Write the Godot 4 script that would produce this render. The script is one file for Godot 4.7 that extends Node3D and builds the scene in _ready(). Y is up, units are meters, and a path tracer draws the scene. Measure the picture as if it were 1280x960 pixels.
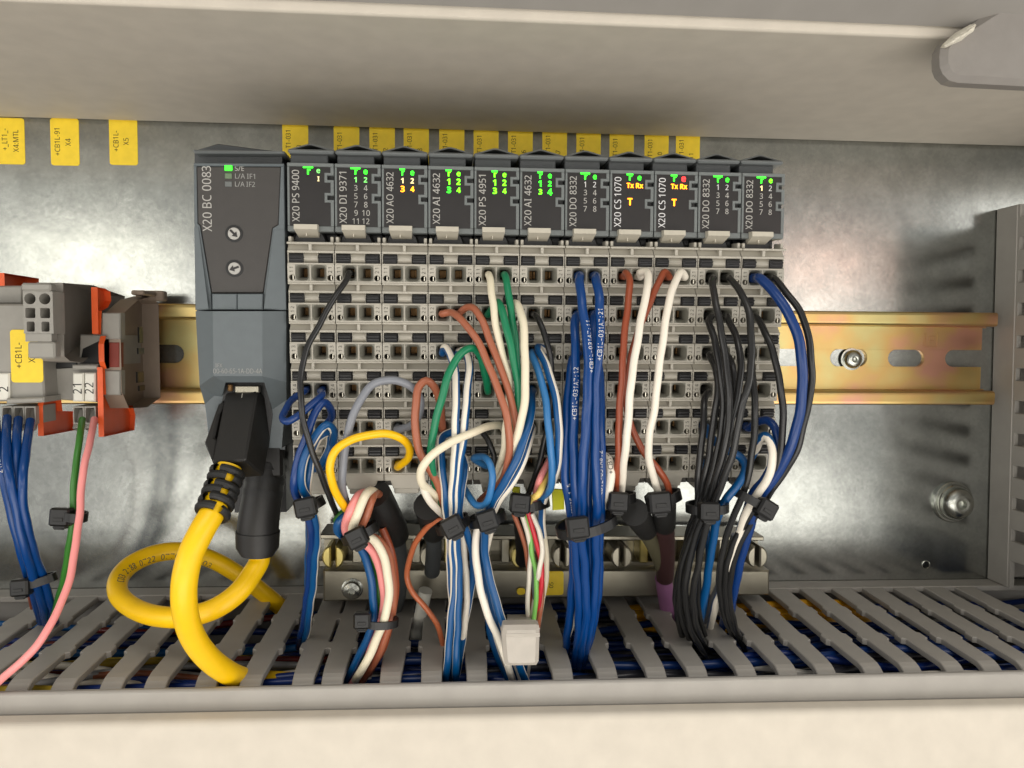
extends Node3D

const U := 0.001          # shapes below are written in millimetres
var cam_pos := Vector3(0, 0, 0.290)
var cam_basis: Basis
var M := {}
var rng := RandomNumberGenerator.new()
var font: SystemFont
var font_bold: SystemFont
var mono: SystemFont
var blocks := []          # transform of each terminal block, millimetres
const ROW := 10.65


func _ready() -> void:
	rng.seed = 7
	# ---- camera
	cam_basis = Basis(Vector3.UP, deg_to_rad(-4.6)) * Basis(Vector3.RIGHT, deg_to_rad(-3.0)) * Basis(Vector3.BACK, deg_to_rad(0.25))
	var cam := Camera3D.new()
	cam.name = "camera"
	cam.transform = Transform3D(cam_basis, cam_pos)
	cam.fov = 2.0 * rad_to_deg(atan(0.5))
	cam.near = 0.005
	cam.far = 20.0
	cam.current = true
	add_child(cam)
	# ---- room light: an even dim room, ceiling panels above and behind the camera, unseen fill panels added low, in front and at both sides
	var env := Environment.new()
	env.background_mode = Environment.BG_COLOR
	env.background_color = Color(0.65, 0.645, 0.635)
	env.tonemap_mode = Environment.TONE_MAPPER_LINEAR
	env.tonemap_exposure = 1.2
	env.sdfgi_enabled = true
	env.ssao_enabled = true
	env.ssil_enabled = true
	var we := WorldEnvironment.new()
	we.name = "environment"
	we.environment = env
	add_child(we)
	panel_light("ceiling_light", Vector3(0.05, 1.40, 0.95), Vector3(0, 0, 0), Vector2(1.3, 0.6), 0.85, Color(1.0, 0.975, 0.94))
	panel_light("floor_bounce_light", Vector3(0.10, -0.80, 1.10), Vector3(0, 0, 0), Vector2(1.6, 0.4), 0.36, Color(1.0, 0.965, 0.93))
	panel_light("low_fill_light", Vector3(0.05, -0.54, 1.20), Vector3(0, 0, 0), Vector2(1.8, 0.22), 0.34, Color(1.0, 0.975, 0.94))  # low fill added to reach the back of the soffit
	panel_light("front_fill_light", Vector3(0.0, 0.03, 1.25), Vector3(0, 0.03, 0), Vector2(1.7, 0.11), 0.20, Color(1.0, 0.98, 0.95))  # unseen fill added to brighten the soffit and the stickers
	panel_light("right_fill_light", Vector3(1.25, 0.05, 0.75), Vector3(0, 0, 0), Vector2(0.9, 0.7), 0.40, Color(1.0, 0.985, 0.96))  # side fill added out of frame, not an actual window
	panel_light("left_fill_light", Vector3(-1.25, 0.05, 0.85), Vector3(0, 0, 0), Vector2(0.9, 0.7), 0.34, Color(1.0, 0.985, 0.96))  # matching fill added on the left, likewise unseen
	panel_light("left_strip_light", Vector3(-0.70, 0.165, 1.30), Vector3(0, 0, 0.2), Vector2(0.30, 0.05), 0.034, Color(1.0, 0.98, 0.92))
	panel_light("right_strip_light", Vector3(0.78, 0.16, 1.30), Vector3(0, 0, 0.2), Vector2(0.20, 0.05), 0.018, Color(1.0, 0.80, 0.72))
	panel_light("low_strip_light", Vector3(0.08, -0.30, 1.20), Vector3(0, 0, 0), Vector2(1.36, 0.15), 0.17, Color(1.0, 0.98, 0.94))

	fonts()
	materials()
	build_setting()
	build_rail()
	build_ducts()
	build_controller()
	build_modules()
	build_stickers()
	build_shield_bar()
	build_left_terminals()
	build_ethernet()
	build_wires()
	build_ties()
	build_duct_wires()


func panel_light(called: String, at: Vector3, to: Vector3, size: Vector2, energy: float, color: Color) -> void:
	var l := AreaLight3D.new()
	l.name = called
	l.area_size = size
	l.light_energy = energy
	l.light_color = color
	l.area_range = 6.0
	l.area_attenuation = 2.0
	l.shadow_enabled = true
	l.area_normalize_energy = true
	add_child(l)
	l.look_at_from_position(at, to)


# ------------------------------------------------------------------ helpers
func P(px: float, py: float, z: float) -> Vector3:    # the point (in mm) at height z off the mounting plate that a pixel of the photograph shows
	var d := cam_basis * Vector3((px - 640.0) / 960.0, -(py - 480.0) / 960.0, -1.0)
	var c := cam_pos / U
	return c + d * ((z - c.z) / d.z)


func P2(px: float, py: float, z: float) -> Vector2:
	var p := P(px, py, z)
	return Vector2(p.x, p.y)


func pxs(list: Array, z: float) -> Array:
	var out := []
	for i in range(0, list.size(), 2):
		out.append(P2(list[i], list[i + 1], z))
	return out


class MB:                                             # collects triangles with normals, in millimetres
	var v := PackedVector3Array()
	var n := PackedVector3Array()
	var c := PackedColorArray()
	var uv := PackedVector2Array()
	var t := Transform3D()
	var col := Color.WHITE

	func tri(a: Vector3, b: Vector3, d: Vector3, na: Vector3, nb: Vector3, nd: Vector3) -> void:
		a = t * a; b = t * b; d = t * d
		na = (t.basis * na).normalized(); nb = (t.basis * nb).normalized(); nd = (t.basis * nd).normalized()
		if (b - a).cross(d - a).dot(na + nb + nd) > 0.0:
			var x := b; b = d; d = x
			x = nb; nb = nd; nd = x
		for p in [a, b, d]:
			v.append(p * 0.001)
			uv.append(Vector2(p.x, p.y) * 0.01)
			c.append(col)
		n.append(na); n.append(nb); n.append(nd)

	func quad(a: Vector3, b: Vector3, d: Vector3, e: Vector3, nn: Vector3) -> void:
		tri(a, b, d, nn, nn, nn)
		tri(a, d, e, nn, nn, nn)

	func face(a: Vector3, b: Vector3, d: Vector3, e: Vector3, away: Vector3) -> void:   # a flat quad whose normal points away from a point
		var nn := (d - a).cross(e - b).normalized()
		if nn.dot((a + b + d + e) / 4.0 - away) < 0.0:
			nn = -nn
		quad(a, b, d, e, nn)

	func box(lo: Vector3, hi: Vector3, k := 0.0) -> void:
		var a := Vector3(minf(lo.x, hi.x), minf(lo.y, hi.y), minf(lo.z, hi.z))
		var b := Vector3(maxf(lo.x, hi.x), maxf(lo.y, hi.y), maxf(lo.z, hi.z))
		var m := (a + b) / 2.0
		var h := (b - a) / 2.0
		k = minf(k, minf(h.x, minf(h.y, h.z)) * 0.9)
		for ax in 3:
			var u := (ax + 1) % 3
			var w := (ax + 2) % 3
			for s in [-1.0, 1.0]:
				var q := []
				for f in [[-1, -1], [1, -1], [1, 1], [-1, 1]]:
					var p := m
					p[ax] += s * h[ax]
					p[u] += f[0] * (h[u] - k)
					p[w] += f[1] * (h[w] - k)
					q.append(p)
				var nn := Vector3()
				nn[ax] = s
				quad(q[0], q[1], q[2], q[3], nn)
		if k <= 0.0:
			return
		for ax in 3:                                  # chamfered edges along ax
			var u := (ax + 1) % 3
			var w := (ax + 2) % 3
			for su in [-1.0, 1.0]:
				for sw in [-1.0, 1.0]:
					var q := []
					for f in [[-1, 0], [1, 0], [1, 1], [-1, 1]]:
						var p := m
						p[ax] += f[0] * (h[ax] - k)
						p[u] += su * (h[u] - (k if f[1] == 1 else 0.0))
						p[w] += sw * (h[w] - (0.0 if f[1] == 1 else k))
						q.append(p)
					var nn := Vector3()
					nn[u] = su; nn[w] = sw
					quad(q[0], q[1], q[2], q[3], nn.normalized())
		for sx in [-1.0, 1.0]:
			for sy in [-1.0, 1.0]:
				for sz in [-1.0, 1.0]:
					var s := Vector3(sx, sy, sz)
					var q := m + s * h
					var nn := s.normalized()
					tri(q - Vector3(0, sy, sz) * k, q - Vector3(sx, 0, sz) * k, q - Vector3(sx, sy, 0) * k, nn, nn, nn)

	func prism(poly: Array, z0: float, z1: float, k := 0.0) -> void:     # polygon in xy, from z0 to z1 (front), front edge chamfered by k
		var pts := PackedVector2Array(poly)
		if Geometry2D.is_polygon_clockwise(pts):
			pts.reverse()
		var cnt := pts.size()
		var inner := PackedVector2Array()
		var outs := []
		for i in cnt:
			var e := (pts[(i + 1) % cnt] - pts[i]).normalized()
			outs.append(Vector2(e.y, -e.x))
		for i in cnt:
			var o1: Vector2 = outs[(i + cnt - 1) % cnt]
			var o2: Vector2 = outs[i]
			var mid := (o1 + o2).normalized()
			inner.append(pts[i] - mid * k / maxf(0.4, mid.dot(o2)))
		var front := signf(z1 - z0)
		var idx := Geometry2D.triangulate_polygon(inner)
		for i in range(0, idx.size(), 3):
			var a := inner[idx[i]]; var b := inner[idx[i + 1]]; var d := inner[idx[i + 2]]
			var nf := Vector3(0, 0, front)
			tri(Vector3(a.x, a.y, z1), Vector3(b.x, b.y, z1), Vector3(d.x, d.y, z1), nf, nf, nf)
		for i in cnt:
			var j := (i + 1) % cnt
			var o: Vector2 = outs[i]
			quad(Vector3(pts[i].x, pts[i].y, z0), Vector3(pts[j].x, pts[j].y, z0), Vector3(pts[j].x, pts[j].y, z1 - front * k), Vector3(pts[i].x, pts[i].y, z1 - front * k), Vector3(o.x, o.y, 0))
			if k > 0.0:
				quad(Vector3(pts[i].x, pts[i].y, z1 - front * k), Vector3(pts[j].x, pts[j].y, z1 - front * k), Vector3(inner[j].x, inner[j].y, z1), Vector3(inner[i].x, inner[i].y, z1), Vector3(o.x, o.y, front).normalized())

	func rings(list: Array, closed := true) -> void:  # skin over rings of equal count, normals by face
		var mid := Vector3()
		for r in list.size() - 1:
			var a: Array = list[r]
			var b: Array = list[r + 1]
			var ca := Vector3(); 
			for p in a: ca += p
			for p in b: ca += p
			ca /= a.size() * 2.0
			var cnt := a.size()
			for i in (cnt if closed else cnt - 1):
				var j := (i + 1) % cnt
				face(a[i], a[j], b[j], b[i], ca)

	func inward(list: Array) -> void:                 # the inside of a hole or funnel: faces look at its axis and out of it
		for r in list.size() - 1:
			var a: Array = list[r]
			var b: Array = list[r + 1]
			var ca := Vector3()
			for p in a: ca += p
			ca /= a.size()
			ca.z += 3.0
			var cnt := a.size()
			for i in cnt:
				var j := (i + 1) % cnt
				var nn: Vector3 = (b[j] - a[i]).cross(b[i] - a[j]).normalized()
				if nn.dot(ca - a[i]) < 0.0:
					nn = -nn
				quad(a[i], a[j], b[j], b[i], nn)

	func lathe(profile: Array, sides := 24, smooth := true) -> void:   # profile of (radius, z) turned round the local z axis
		for i in profile.size() - 1:
			var p: Vector2 = profile[i]
			var q: Vector2 = profile[i + 1]
			var e := (q - p).normalized()
			var nn := Vector2(-e.y, e.x) * -1.0
			for k in sides:
				var a0 := TAU * k / sides
				var a1 := TAU * (k + 1) / sides
				var d0 := Vector3(cos(a0), sin(a0), 0)
				var d1 := Vector3(cos(a1), sin(a1), 0)
				var n0 := d0 * nn.x + Vector3(0, 0, nn.y)
				var n1 := d1 * nn.x + Vector3(0, 0, nn.y)
				var A := d0 * p.x + Vector3(0, 0, p.y)
				var B := d1 * p.x + Vector3(0, 0, p.y)
				var C := d1 * q.x + Vector3(0, 0, q.y)
				var D := d0 * q.x + Vector3(0, 0, q.y)
				if q.x > 0.0001:
					tri(A, C, D, n0, n1, n0)
				if p.x > 0.0001:
					tri(A, B, C, n0, n1, n1)

	func mesh() -> ArrayMesh:
		var arr := []
		arr.resize(Mesh.ARRAY_MAX)
		arr[Mesh.ARRAY_VERTEX] = v
		arr[Mesh.ARRAY_NORMAL] = n
		arr[Mesh.ARRAY_TEX_UV] = uv
		arr[Mesh.ARRAY_COLOR] = c
		var am := ArrayMesh.new()
		am.add_surface_from_arrays(Mesh.PRIMITIVE_TRIANGLES, arr)
		return am


func obj(called: String, what, mat: Material, parent: Node = null) -> MeshInstance3D:
	var o := MeshInstance3D.new()
	o.name = called
	o.mesh = what.mesh() if what is MB else what
	o.material_override = mat
	(parent if parent else self).add_child(o, true)
	return o


func thing(called: String, label: String, category: String, group := "", at := Vector3.ZERO) -> Node3D:   # at: millimetres
	var o := Node3D.new()
	o.name = called
	o.position = at * U
	add_child(o, true)
	return tag(o, label, category, group)


func tag(o: Node3D, label: String, category: String, group := "") -> Node3D:
	o.set_meta("label", label)
	o.set_meta("category", category)
	if group:
		o.set_meta("group", group)
	return o


func struct(o: Node3D, label: String, category: String) -> Node3D:
	o.set_meta("kind", "structure")
	return tag(o, label, category)


func text(called: String, s: String, cap: float, mat: Material, parent: Node3D, at: Vector3, turn := 0.0, bold := false, align := HORIZONTAL_ALIGNMENT_CENTER, length := 0.0) -> MeshInstance3D:   # cap height, length and place in mm
	var tm := TextMesh.new()
	tm.text = s
	tm.font = font_bold if bold else font
	tm.font_size = 32
	tm.pixel_size = 0.001
	var k := cap * U / 0.024
	tm.depth = 0.06 * U / k
	tm.curve_step = 1.5
	tm.horizontal_alignment = align
	tm.vertical_alignment = VERTICAL_ALIGNMENT_CENTER
	tm.material = mat
	var kx := k
	if length > 0.0:
		kx = length * U / maxf(0.001, tm.get_aabb().size.x)
	var o := MeshInstance3D.new()
	o.name = called
	o.mesh = tm
	o.transform = Transform3D(Basis(Vector3.BACK, deg_to_rad(turn)) * Basis.from_scale(Vector3(kx, k, k)), at * U)
	parent.add_child(o, true)
	return o


func fonts() -> void:
	font = SystemFont.new(); font.font_names = PackedStringArray(["Droid Sans"])
	font_bold = SystemFont.new(); font_bold.font_names = PackedStringArray(["Droid Sans"]); font_bold.font_weight = 700
	mono = SystemFont.new(); mono.font_names = PackedStringArray(["Droid Sans Mono"])


func noise_image(seed_: int, freq: float, octaves: int, lo: float, hi: float, size := 512, kind := FastNoiseLite.TYPE_SIMPLEX_SMOOTH) -> Image:
	var f := FastNoiseLite.new()
	f.seed = seed_
	f.frequency = freq
	f.noise_type = kind
	f.fractal_octaves = octaves
	if kind == FastNoiseLite.TYPE_CELLULAR:
		f.cellular_return_type = FastNoiseLite.RETURN_CELL_VALUE
		f.fractal_type = FastNoiseLite.FRACTAL_NONE
	var im := f.get_seamless_image(size, size)
	im.convert(Image.FORMAT_RGBA8)
	for y in size:
		for x in size:
			var g := lerpf(lo, hi, im.get_pixel(x, y).r)
			im.set_pixel(x, y, Color(g, g, g))
	return im


func mat(name_: String, color: Color, rough := 0.5, metal := 0.0, spec := 0.5) -> StandardMaterial3D:
	var m := StandardMaterial3D.new()
	m.resource_name = name_
	m.albedo_color = color
	m.roughness = rough
	m.metallic = metal
	m.metallic_specular = spec
	M[name_] = m
	return m


func grain(m: StandardMaterial3D, repeat_mm: float, rough_tex: Texture2D, bump: Texture2D = null, bump_cm := 0.0, tone: Texture2D = null) -> void:
	m.uv1_triplanar = true
	m.uv1_world_triplanar = true
	m.uv1_scale = Vector3.ONE * (1000.0 / repeat_mm)
	if rough_tex:
		m.roughness_texture = rough_tex
		m.roughness_texture_channel = BaseMaterial3D.TEXTURE_CHANNEL_RED
	if bump:
		m.heightmap_enabled = true
		m.heightmap_texture = bump
		m.heightmap_scale = bump_cm
	if tone:
		m.albedo_texture = tone


func c8(r: int, g: int, b: int) -> Color:
	return Color(r / 255.0, g / 255.0, b / 255.0)


func materials() -> void:
	var fine := ImageTexture.create_from_image(noise_image(3, 0.06, 4, 0.0, 1.0))
	var soft := ImageTexture.create_from_image(noise_image(5, 0.012, 5, 0.86, 1.0))
	var tone := ImageTexture.create_from_image(noise_image(8, 0.010, 6, 0.955, 1.0))
	var spangle := noise_image(11, 0.16, 1, 0.95, 1.0, 512, FastNoiseLite.TYPE_CELLULAR)
	var cloud := noise_image(12, 0.014, 6, 0.92, 1.02)
	for y in 512:
		for x in 512:
			var g := spangle.get_pixel(x, y).r * clampf(cloud.get_pixel(x, y).r, 0, 1)
			spangle.set_pixel(x, y, Color(g, g, g * 0.985))
	var zinc_tone := ImageTexture.create_from_image(spangle)
	var zinc_rough := ImageTexture.create_from_image(noise_image(14, 0.014, 6, 0.80, 1.0))
	var zinc_bump := ImageTexture.create_from_image(noise_image(15, 0.05, 5, 0.0, 1.0))

	var z := mat("galvanised", c8(180, 183, 182), 0.22, 0.97)
	grain(z, 85.0, zinc_rough, zinc_bump, 0.0007, zinc_tone)
	var pl := func(n: String, c: Color, r: float, rep := 30.0, b := 0.0012, sp := 0.5):
		var m := mat(n, c, r, 0.0, sp)
		grain(m, rep, soft, fine, b, tone)
		return m
	pl.call("cream_paint", c8(208, 200, 186), 0.62, 60.0, 0.0006, 0.3)
	pl.call("grey_bracket", c8(138, 133, 127), 0.55, 40.0, 0.002)
	pl.call("shade_grey", c8(146, 142, 136), 0.6, 60.0, 0.0006, 0.3)  # darker grey carries the shade of the upper hood
	pl.call("foam", c8(228, 222, 205), 0.9, 12.0, 0.02)
	pl.call("duct", c8(160, 156, 149), 0.48, 60.0, 0.0004)
	pl.call("frame_grey", c8(112, 117, 116), 0.45)
	pl.call("ledge_grey", c8(105, 109, 109), 0.45)
	pl.call("dark_grey", c8(70, 73, 74), 0.5)
	pl.call("controller_grey", c8(96, 104, 107), 0.5, 25.0, 0.001)
	pl.call("panel_dark", c8(37, 34, 33), 0.33, 30.0, 0.0)
	pl.call("panel_controller", c8(64, 61, 58), 0.42, 25.0, 0.0008)
	pl.call("black", c8(24, 24, 24), 0.45)
	pl.call("black_lever", c8(30, 30, 32), 0.34)
	pl.call("black_rubber", c8(28, 28, 27), 0.55, 20.0, 0.003)
	pl.call("black_plug", c8(29, 28, 26), 0.5, 15.0, 0.002)
	pl.call("beige", c8(178, 173, 160), 0.5)
	pl.call("beige_dark", c8(92, 89, 82), 0.6)
	pl.call("socket_grey", c8(128, 126, 115), 0.55)
	pl.call("tab_beige", c8(196, 190, 174), 0.5)
	pl.call("terminal_grey", c8(150, 147, 139), 0.5)
	pl.call("terminal_side", c8(150, 144, 135), 0.55)
	pl.call("clamp_brown", c8(142, 126, 111), 0.55)
	pl.call("orange", c8(228, 92, 38), 0.45)
	pl.call("white_marker", c8(226, 224, 212), 0.5)
	pl.call("clip_grey", c8(184, 177, 166), 0.45)
	pl.call("yellow_sticker", c8(250, 216, 48), 0.5, 20.0, 0.0)
	pl.call("yellow_cable", c8(255, 204, 0), 0.42, 30.0, 0.001)
	pl.call("orange_dark", c8(128, 48, 34), 0.55)
	pl.call("reflection_yellow", c8(236, 236, 24), 0.45)
	pl.call("black_tie", c8(15, 15, 15), 0.42, 20.0, 0.001)
	pl.call("olive", c8(96, 92, 70), 0.55)
	pl.call("maroon", c8(70, 44, 44), 0.55)
	pl.call("violet", c8(150, 100, 140), 0.5)
	mat("ink", c8(28, 26, 22), 0.7)
	mat("ink_grey", c8(96, 92, 84), 0.7)
	mat("print_grey", c8(176, 174, 168), 0.6)
	mat("print_dim", c8(150, 150, 146), 0.6)
	mat("print_white", c8(222, 222, 222), 0.6)
	var nk := mat("nickel", c8(158, 153, 138), 0.34, 0.9)
	grain(nk, 40.0, soft, fine, 0.001, tone)
	var st := mat("zinc_screw", c8(190, 192, 184), 0.28, 1.0)
	grain(st, 20.0, soft, null, 0.0, tone)
	mat("bright_contact", c8(236, 230, 214), 0.28, 0.8)
	mat("brass", c8(112, 84, 50), 0.5, 0.7)
	var ym := mat("passivated", c8(206, 190, 120), 0.36, 0.85)
	grain(ym, 30.0, soft, null, 0.0, tone)
	# yellow chromate: a thin-film look, gold drifting to rose and green
	var im := Image.create(512, 512, false, Image.FORMAT_RGBA8)
	var fa := FastNoiseLite.new(); fa.seed = 21; fa.frequency = 0.006; fa.fractal_octaves = 4
	var na := fa.get_seamless_image(512, 512)
	for y in 512:
		for x in 512:
			var g := na.get_pixel(x, y).r
			var a := c8(210, 176, 112).lerp(c8(214, 158, 134), clampf((g - 0.5) * 3.0, 0, 1)).lerp(c8(204, 192, 132), clampf((0.5 - g) * 3.0, 0, 1))
			im.set_pixel(x, y, a)
	var rl := mat("chromate", Color.WHITE, 0.34, 0.9)
	grain(rl, 110.0, soft, fine, 0.001, ImageTexture.create_from_image(im))
	# wires: the colour comes from the vertices (two-coloured insulation)
	var wm := mat("insulation", Color.WHITE, 0.34)
	grain(wm, 14.0, soft, fine, 0.0012)
	wm.vertex_color_use_as_albedo = true
	var wg := mat("insulation_gloss", Color.WHITE, 0.27)
	grain(wg, 14.0, soft, fine, 0.0008)
	wg.vertex_color_use_as_albedo = true
	for led in [["led_green", c8(40, 255, 30), 4.5], ["led_lime", c8(96, 255, 16), 4.0], ["led_soft_green", c8(120, 225, 110), 0.8], ["led_orange", c8(255, 140, 15), 4.0], ["led_red", c8(255, 40, 40), 4.0], ["led_warm", c8(245, 225, 160), 0.8]]:
		var m := mat(led[0], led[1], 0.5)
		m.emission_enabled = true
		m.emission = led[1]
		m.emission_energy_multiplier = led[2]


# ------------------------------------------------------------------ plate, cabinet shell
func rect_ring(x0: float, y0: float, x1: float, y1: float, z: float, n := 6) -> Array:
	var out := []
	for i in n: out.append(Vector3(lerpf(x0, x1, float(i) / n), y0, z))
	for i in n: out.append(Vector3(x1, lerpf(y0, y1, float(i) / n), z))
	for i in n: out.append(Vector3(lerpf(x1, x0, float(i) / n), y1, z))
	for i in n: out.append(Vector3(x0, lerpf(y1, y0, float(i) / n), z))
	return out


func round_ring(cx: float, cy: float, hw: float, hh: float, r: float, z: float, n := 6) -> Array:     # rounded rectangle whose points match rect_ring's
	var out := []
	r = minf(r, minf(hw, hh))
	for p in rect_ring(-1, -1, 1, 1, 0, n):
		var d := Vector2(p.x, p.y)
		var a := maxf(absf(d.x), absf(d.y))
		d /= a
		var q := Vector2(d.x * hw, d.y * hh)
		var k := Vector2(clampf(q.x, -(hw - r), hw - r), clampf(q.y, -(hh - r), hh - r))
		var e := q - k
		if e.length() > 0.0001 and absf(e.x) > 0.0001 and absf(e.y) > 0.0001:
			q = k + e.normalized() * r
		out.append(Vector3(cx + q.x, cy + q.y, z))
	return out


func hole_cell(m: MB, x0: float, y0: float, x1: float, y1: float, cx: float, cy: float, r: float, z: float, depth: float) -> void:   # a square of surface with a round hole through it
	var a := rect_ring(x0, y0, x1, y1, z, 5)
	var b := round_ring(cx, cy, r, r, r, z, 5)
	for i in a.size():
		var j := (i + 1) % a.size()
		m.quad(a[i], a[j], b[j], b[i], Vector3(0, 0, 1))
	m.inward([b, round_ring(cx, cy, r, r, r, z - depth, 5)])


func build_setting() -> void:
	var h := P(1157, 706, 0)
	var m := MB.new()
	m.box(Vector3(-420, -190, -2.5), Vector3(h.x - 6, 160, 0))
	m.box(Vector3(h.x + 6, -190, -2.5), Vector3(420, 160, 0))
	m.box(Vector3(h.x - 6, h.y + 6, -2.5), Vector3(h.x + 6, 160, 0))
	m.box(Vector3(h.x - 6, -190, -2.5), Vector3(h.x + 6, h.y - 6, 0))
	hole_cell(m, h.x - 6, h.y - 6, h.x + 6, h.y + 6, h.x, h.y, 1.35, 0.0, 2.5)
	var plate := thing("mounting_plate", "galvanised steel mounting plate behind everything", "mounting plate")
	struct(plate, "galvanised steel mounting plate behind all the devices", "mounting plate")
	obj("plate_sheet", m, M.galvanised, plate)
	m = MB.new()
	m.t.origin = Vector3(h.x, h.y, 0)
	m.lathe([Vector2(1.85, 0.0), Vector2(1.8, 0.22), Vector2(1.5, 0.30), Vector2(1.36, 0.1)], 24)
	obj("hole_rim", m, M.zinc_screw, plate)
	m = MB.new()
	m.box(h + Vector3(-9, -9, -9), h + Vector3(9, 9, -2.6))
	obj("hole_back", m, M.black, plate)  # black backing added so the bright background stays out of the hole

	m = MB.new()                                       # upper part of the enclosure: a soffit that comes out of the plate, then turns up
	m.t = Transform3D(Basis(Vector3.BACK, deg_to_rad(-0.12)), Vector3(33, 78.2, 0))
	var prof := [Vector2(-2, 120), Vector2(-2, 2.4), Vector2(0.5, 0.8), Vector2(3.0, 0.1), Vector2(6.0, 0)]
	for k in 7:
		var a := PI / 2 * k / 6.0
		prof.append(Vector2(99.0 + 1.3 * sin(a * 0.55), 1.3 - 1.3 * cos(a * 0.55)))
	prof.append(Vector2(100.6, 4.0))
	prof.append(Vector2(98.0, 120))
	var along := MB.new()
	along.t = m.t * Transform3D(Basis(Vector3(0, 0, 1), Vector3(0, 1, 0), Vector3(-1, 0, 0)), Vector3(420, 0, 0))
	along.prism(prof, 0.0, 840.0)
	var so := obj("cabinet_soffit", along, M.cream_paint)
	struct(so, "cream painted cabinet frame overhanging the plate at the top", "cabinet frame")

	along = MB.new()                                   # hood sloping up from the frame's edge; its grey colour stands in for shade
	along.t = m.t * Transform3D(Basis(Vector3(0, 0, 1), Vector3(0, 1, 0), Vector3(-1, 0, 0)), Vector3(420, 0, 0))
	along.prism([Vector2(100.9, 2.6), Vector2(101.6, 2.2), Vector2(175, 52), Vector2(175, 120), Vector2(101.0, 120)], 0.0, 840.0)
	struct(obj("cabinet_hood", along, M.shade_grey), "hood sloping forward above the cream frame, toned grey for shade", "cabinet hood")

	m = MB.new()                                       # lower door frame
	var lip := MB.new()
	lip.t = Transform3D(Basis(Vector3.BACK, deg_to_rad(-0.95)), Vector3(23, -100.6, 0)) * Transform3D(Basis(Vector3(0, 0, 1), Vector3(0, 1, 0), Vector3(-1, 0, 0)), Vector3(420, 0, 0))
	var lp := [Vector2(81.3, -90), Vector2(81.3, -0.7), Vector2(82.2, -0.4), Vector2(84, -0.35)]
	for k in 7:
		var a := PI / 2 * k / 6.0
		lp.append(Vector2(85.0 + 2.2 * sin(a), -2.6 + 2.2 * cos(a)))
	lp.append_array([Vector2(87.9, -18.5), Vector2(88.6, -19.3), Vector2(88.6, -90)])
	lip.prism(lp, 0.0, 840.0)
	var lo := obj("cabinet_lip", lip, M.cream_paint)
	struct(lo, "cream painted lower cabinet frame edge in front of the wiring duct", "cabinet frame")

	# rounded grey arm at the top right, with a bit of white foam squeezed beside it
	var br := MB.new()
	br.prism(pxs([1177, 70, 1178, 60, 1184, 50, 1196, 42, 1262, 0, 1345, -52, 1345, 109, 1275, 106, 1200, 102, 1189, 99, 1181, 91, 1177.5, 82], 104.5), 100.4, 105, 1.4)
	tag(obj("door_arm", br, M.grey_bracket), "grey rounded metal arm at the top right corner", "bracket")
	var fo := MB.new()
	var fr := RandomNumberGenerator.new()
	fr.seed = 4
	var base_r := []
	var c := P(1199, 45, 105)
	for ring in 7:
		var th := PI * (ring + 0.02) / 6.04
		var row := []
		for k in 12:
			var a := TAU * k / 12
			var rr := 1.0 + fr.randf_range(-0.13, 0.13)
			row.append(c + Vector3(cos(a) * sin(th) * 3.6 + sin(a) * sin(th) * 1.5, sin(a) * sin(th) * 2.2 + cos(a) * sin(th) * 1.7, cos(th) * 3.4) * rr)
		base_r.append(row)
	fo.rings(base_r)
	tag(obj("foam_scrap", fo, M.foam), "torn scrap of white foam wedged beside the grey arm", "foam")

	# big dome-head screw on the plate, lower right
	var sp := P(1190, 627, 0)
	var sc := thing("dome_screw", "large zinc dome-head screw with washers on the plate, lower right", "screw", "", sp)
	var w := MB.new()
	w.lathe([Vector2(8.2, 0.02), Vector2(8.2, 1.0), Vector2(7.9, 1.3), Vector2(5, 1.3)], 40)
	obj("washer", w, M.zinc_screw, sc)
	w = MB.new()
	w.lathe([Vector2(7.0, 1.32), Vector2(7.1, 2.2), Vector2(6.8, 2.6), Vector2(5, 2.6)], 40)
	obj("spring_washer", w, M.zinc_screw, sc)
	w = MB.new()
	var dome := [Vector2(6.2, 2.6), Vector2(6.25, 3.4)]
	for k in 8:
		var a := PI / 2 * (k + 0.5) / 8.0
		dome.append(Vector2(2.4 + 3.8 * cos(a), 3.6 + 3.0 * sin(a)))
	dome.append_array([Vector2(1.9, 6.5), Vector2(1.75, 4.4), Vector2(0.0, 4.2)])
	w.lathe(dome, 40)
	obj("head", w, M.zinc_screw, sc)


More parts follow.
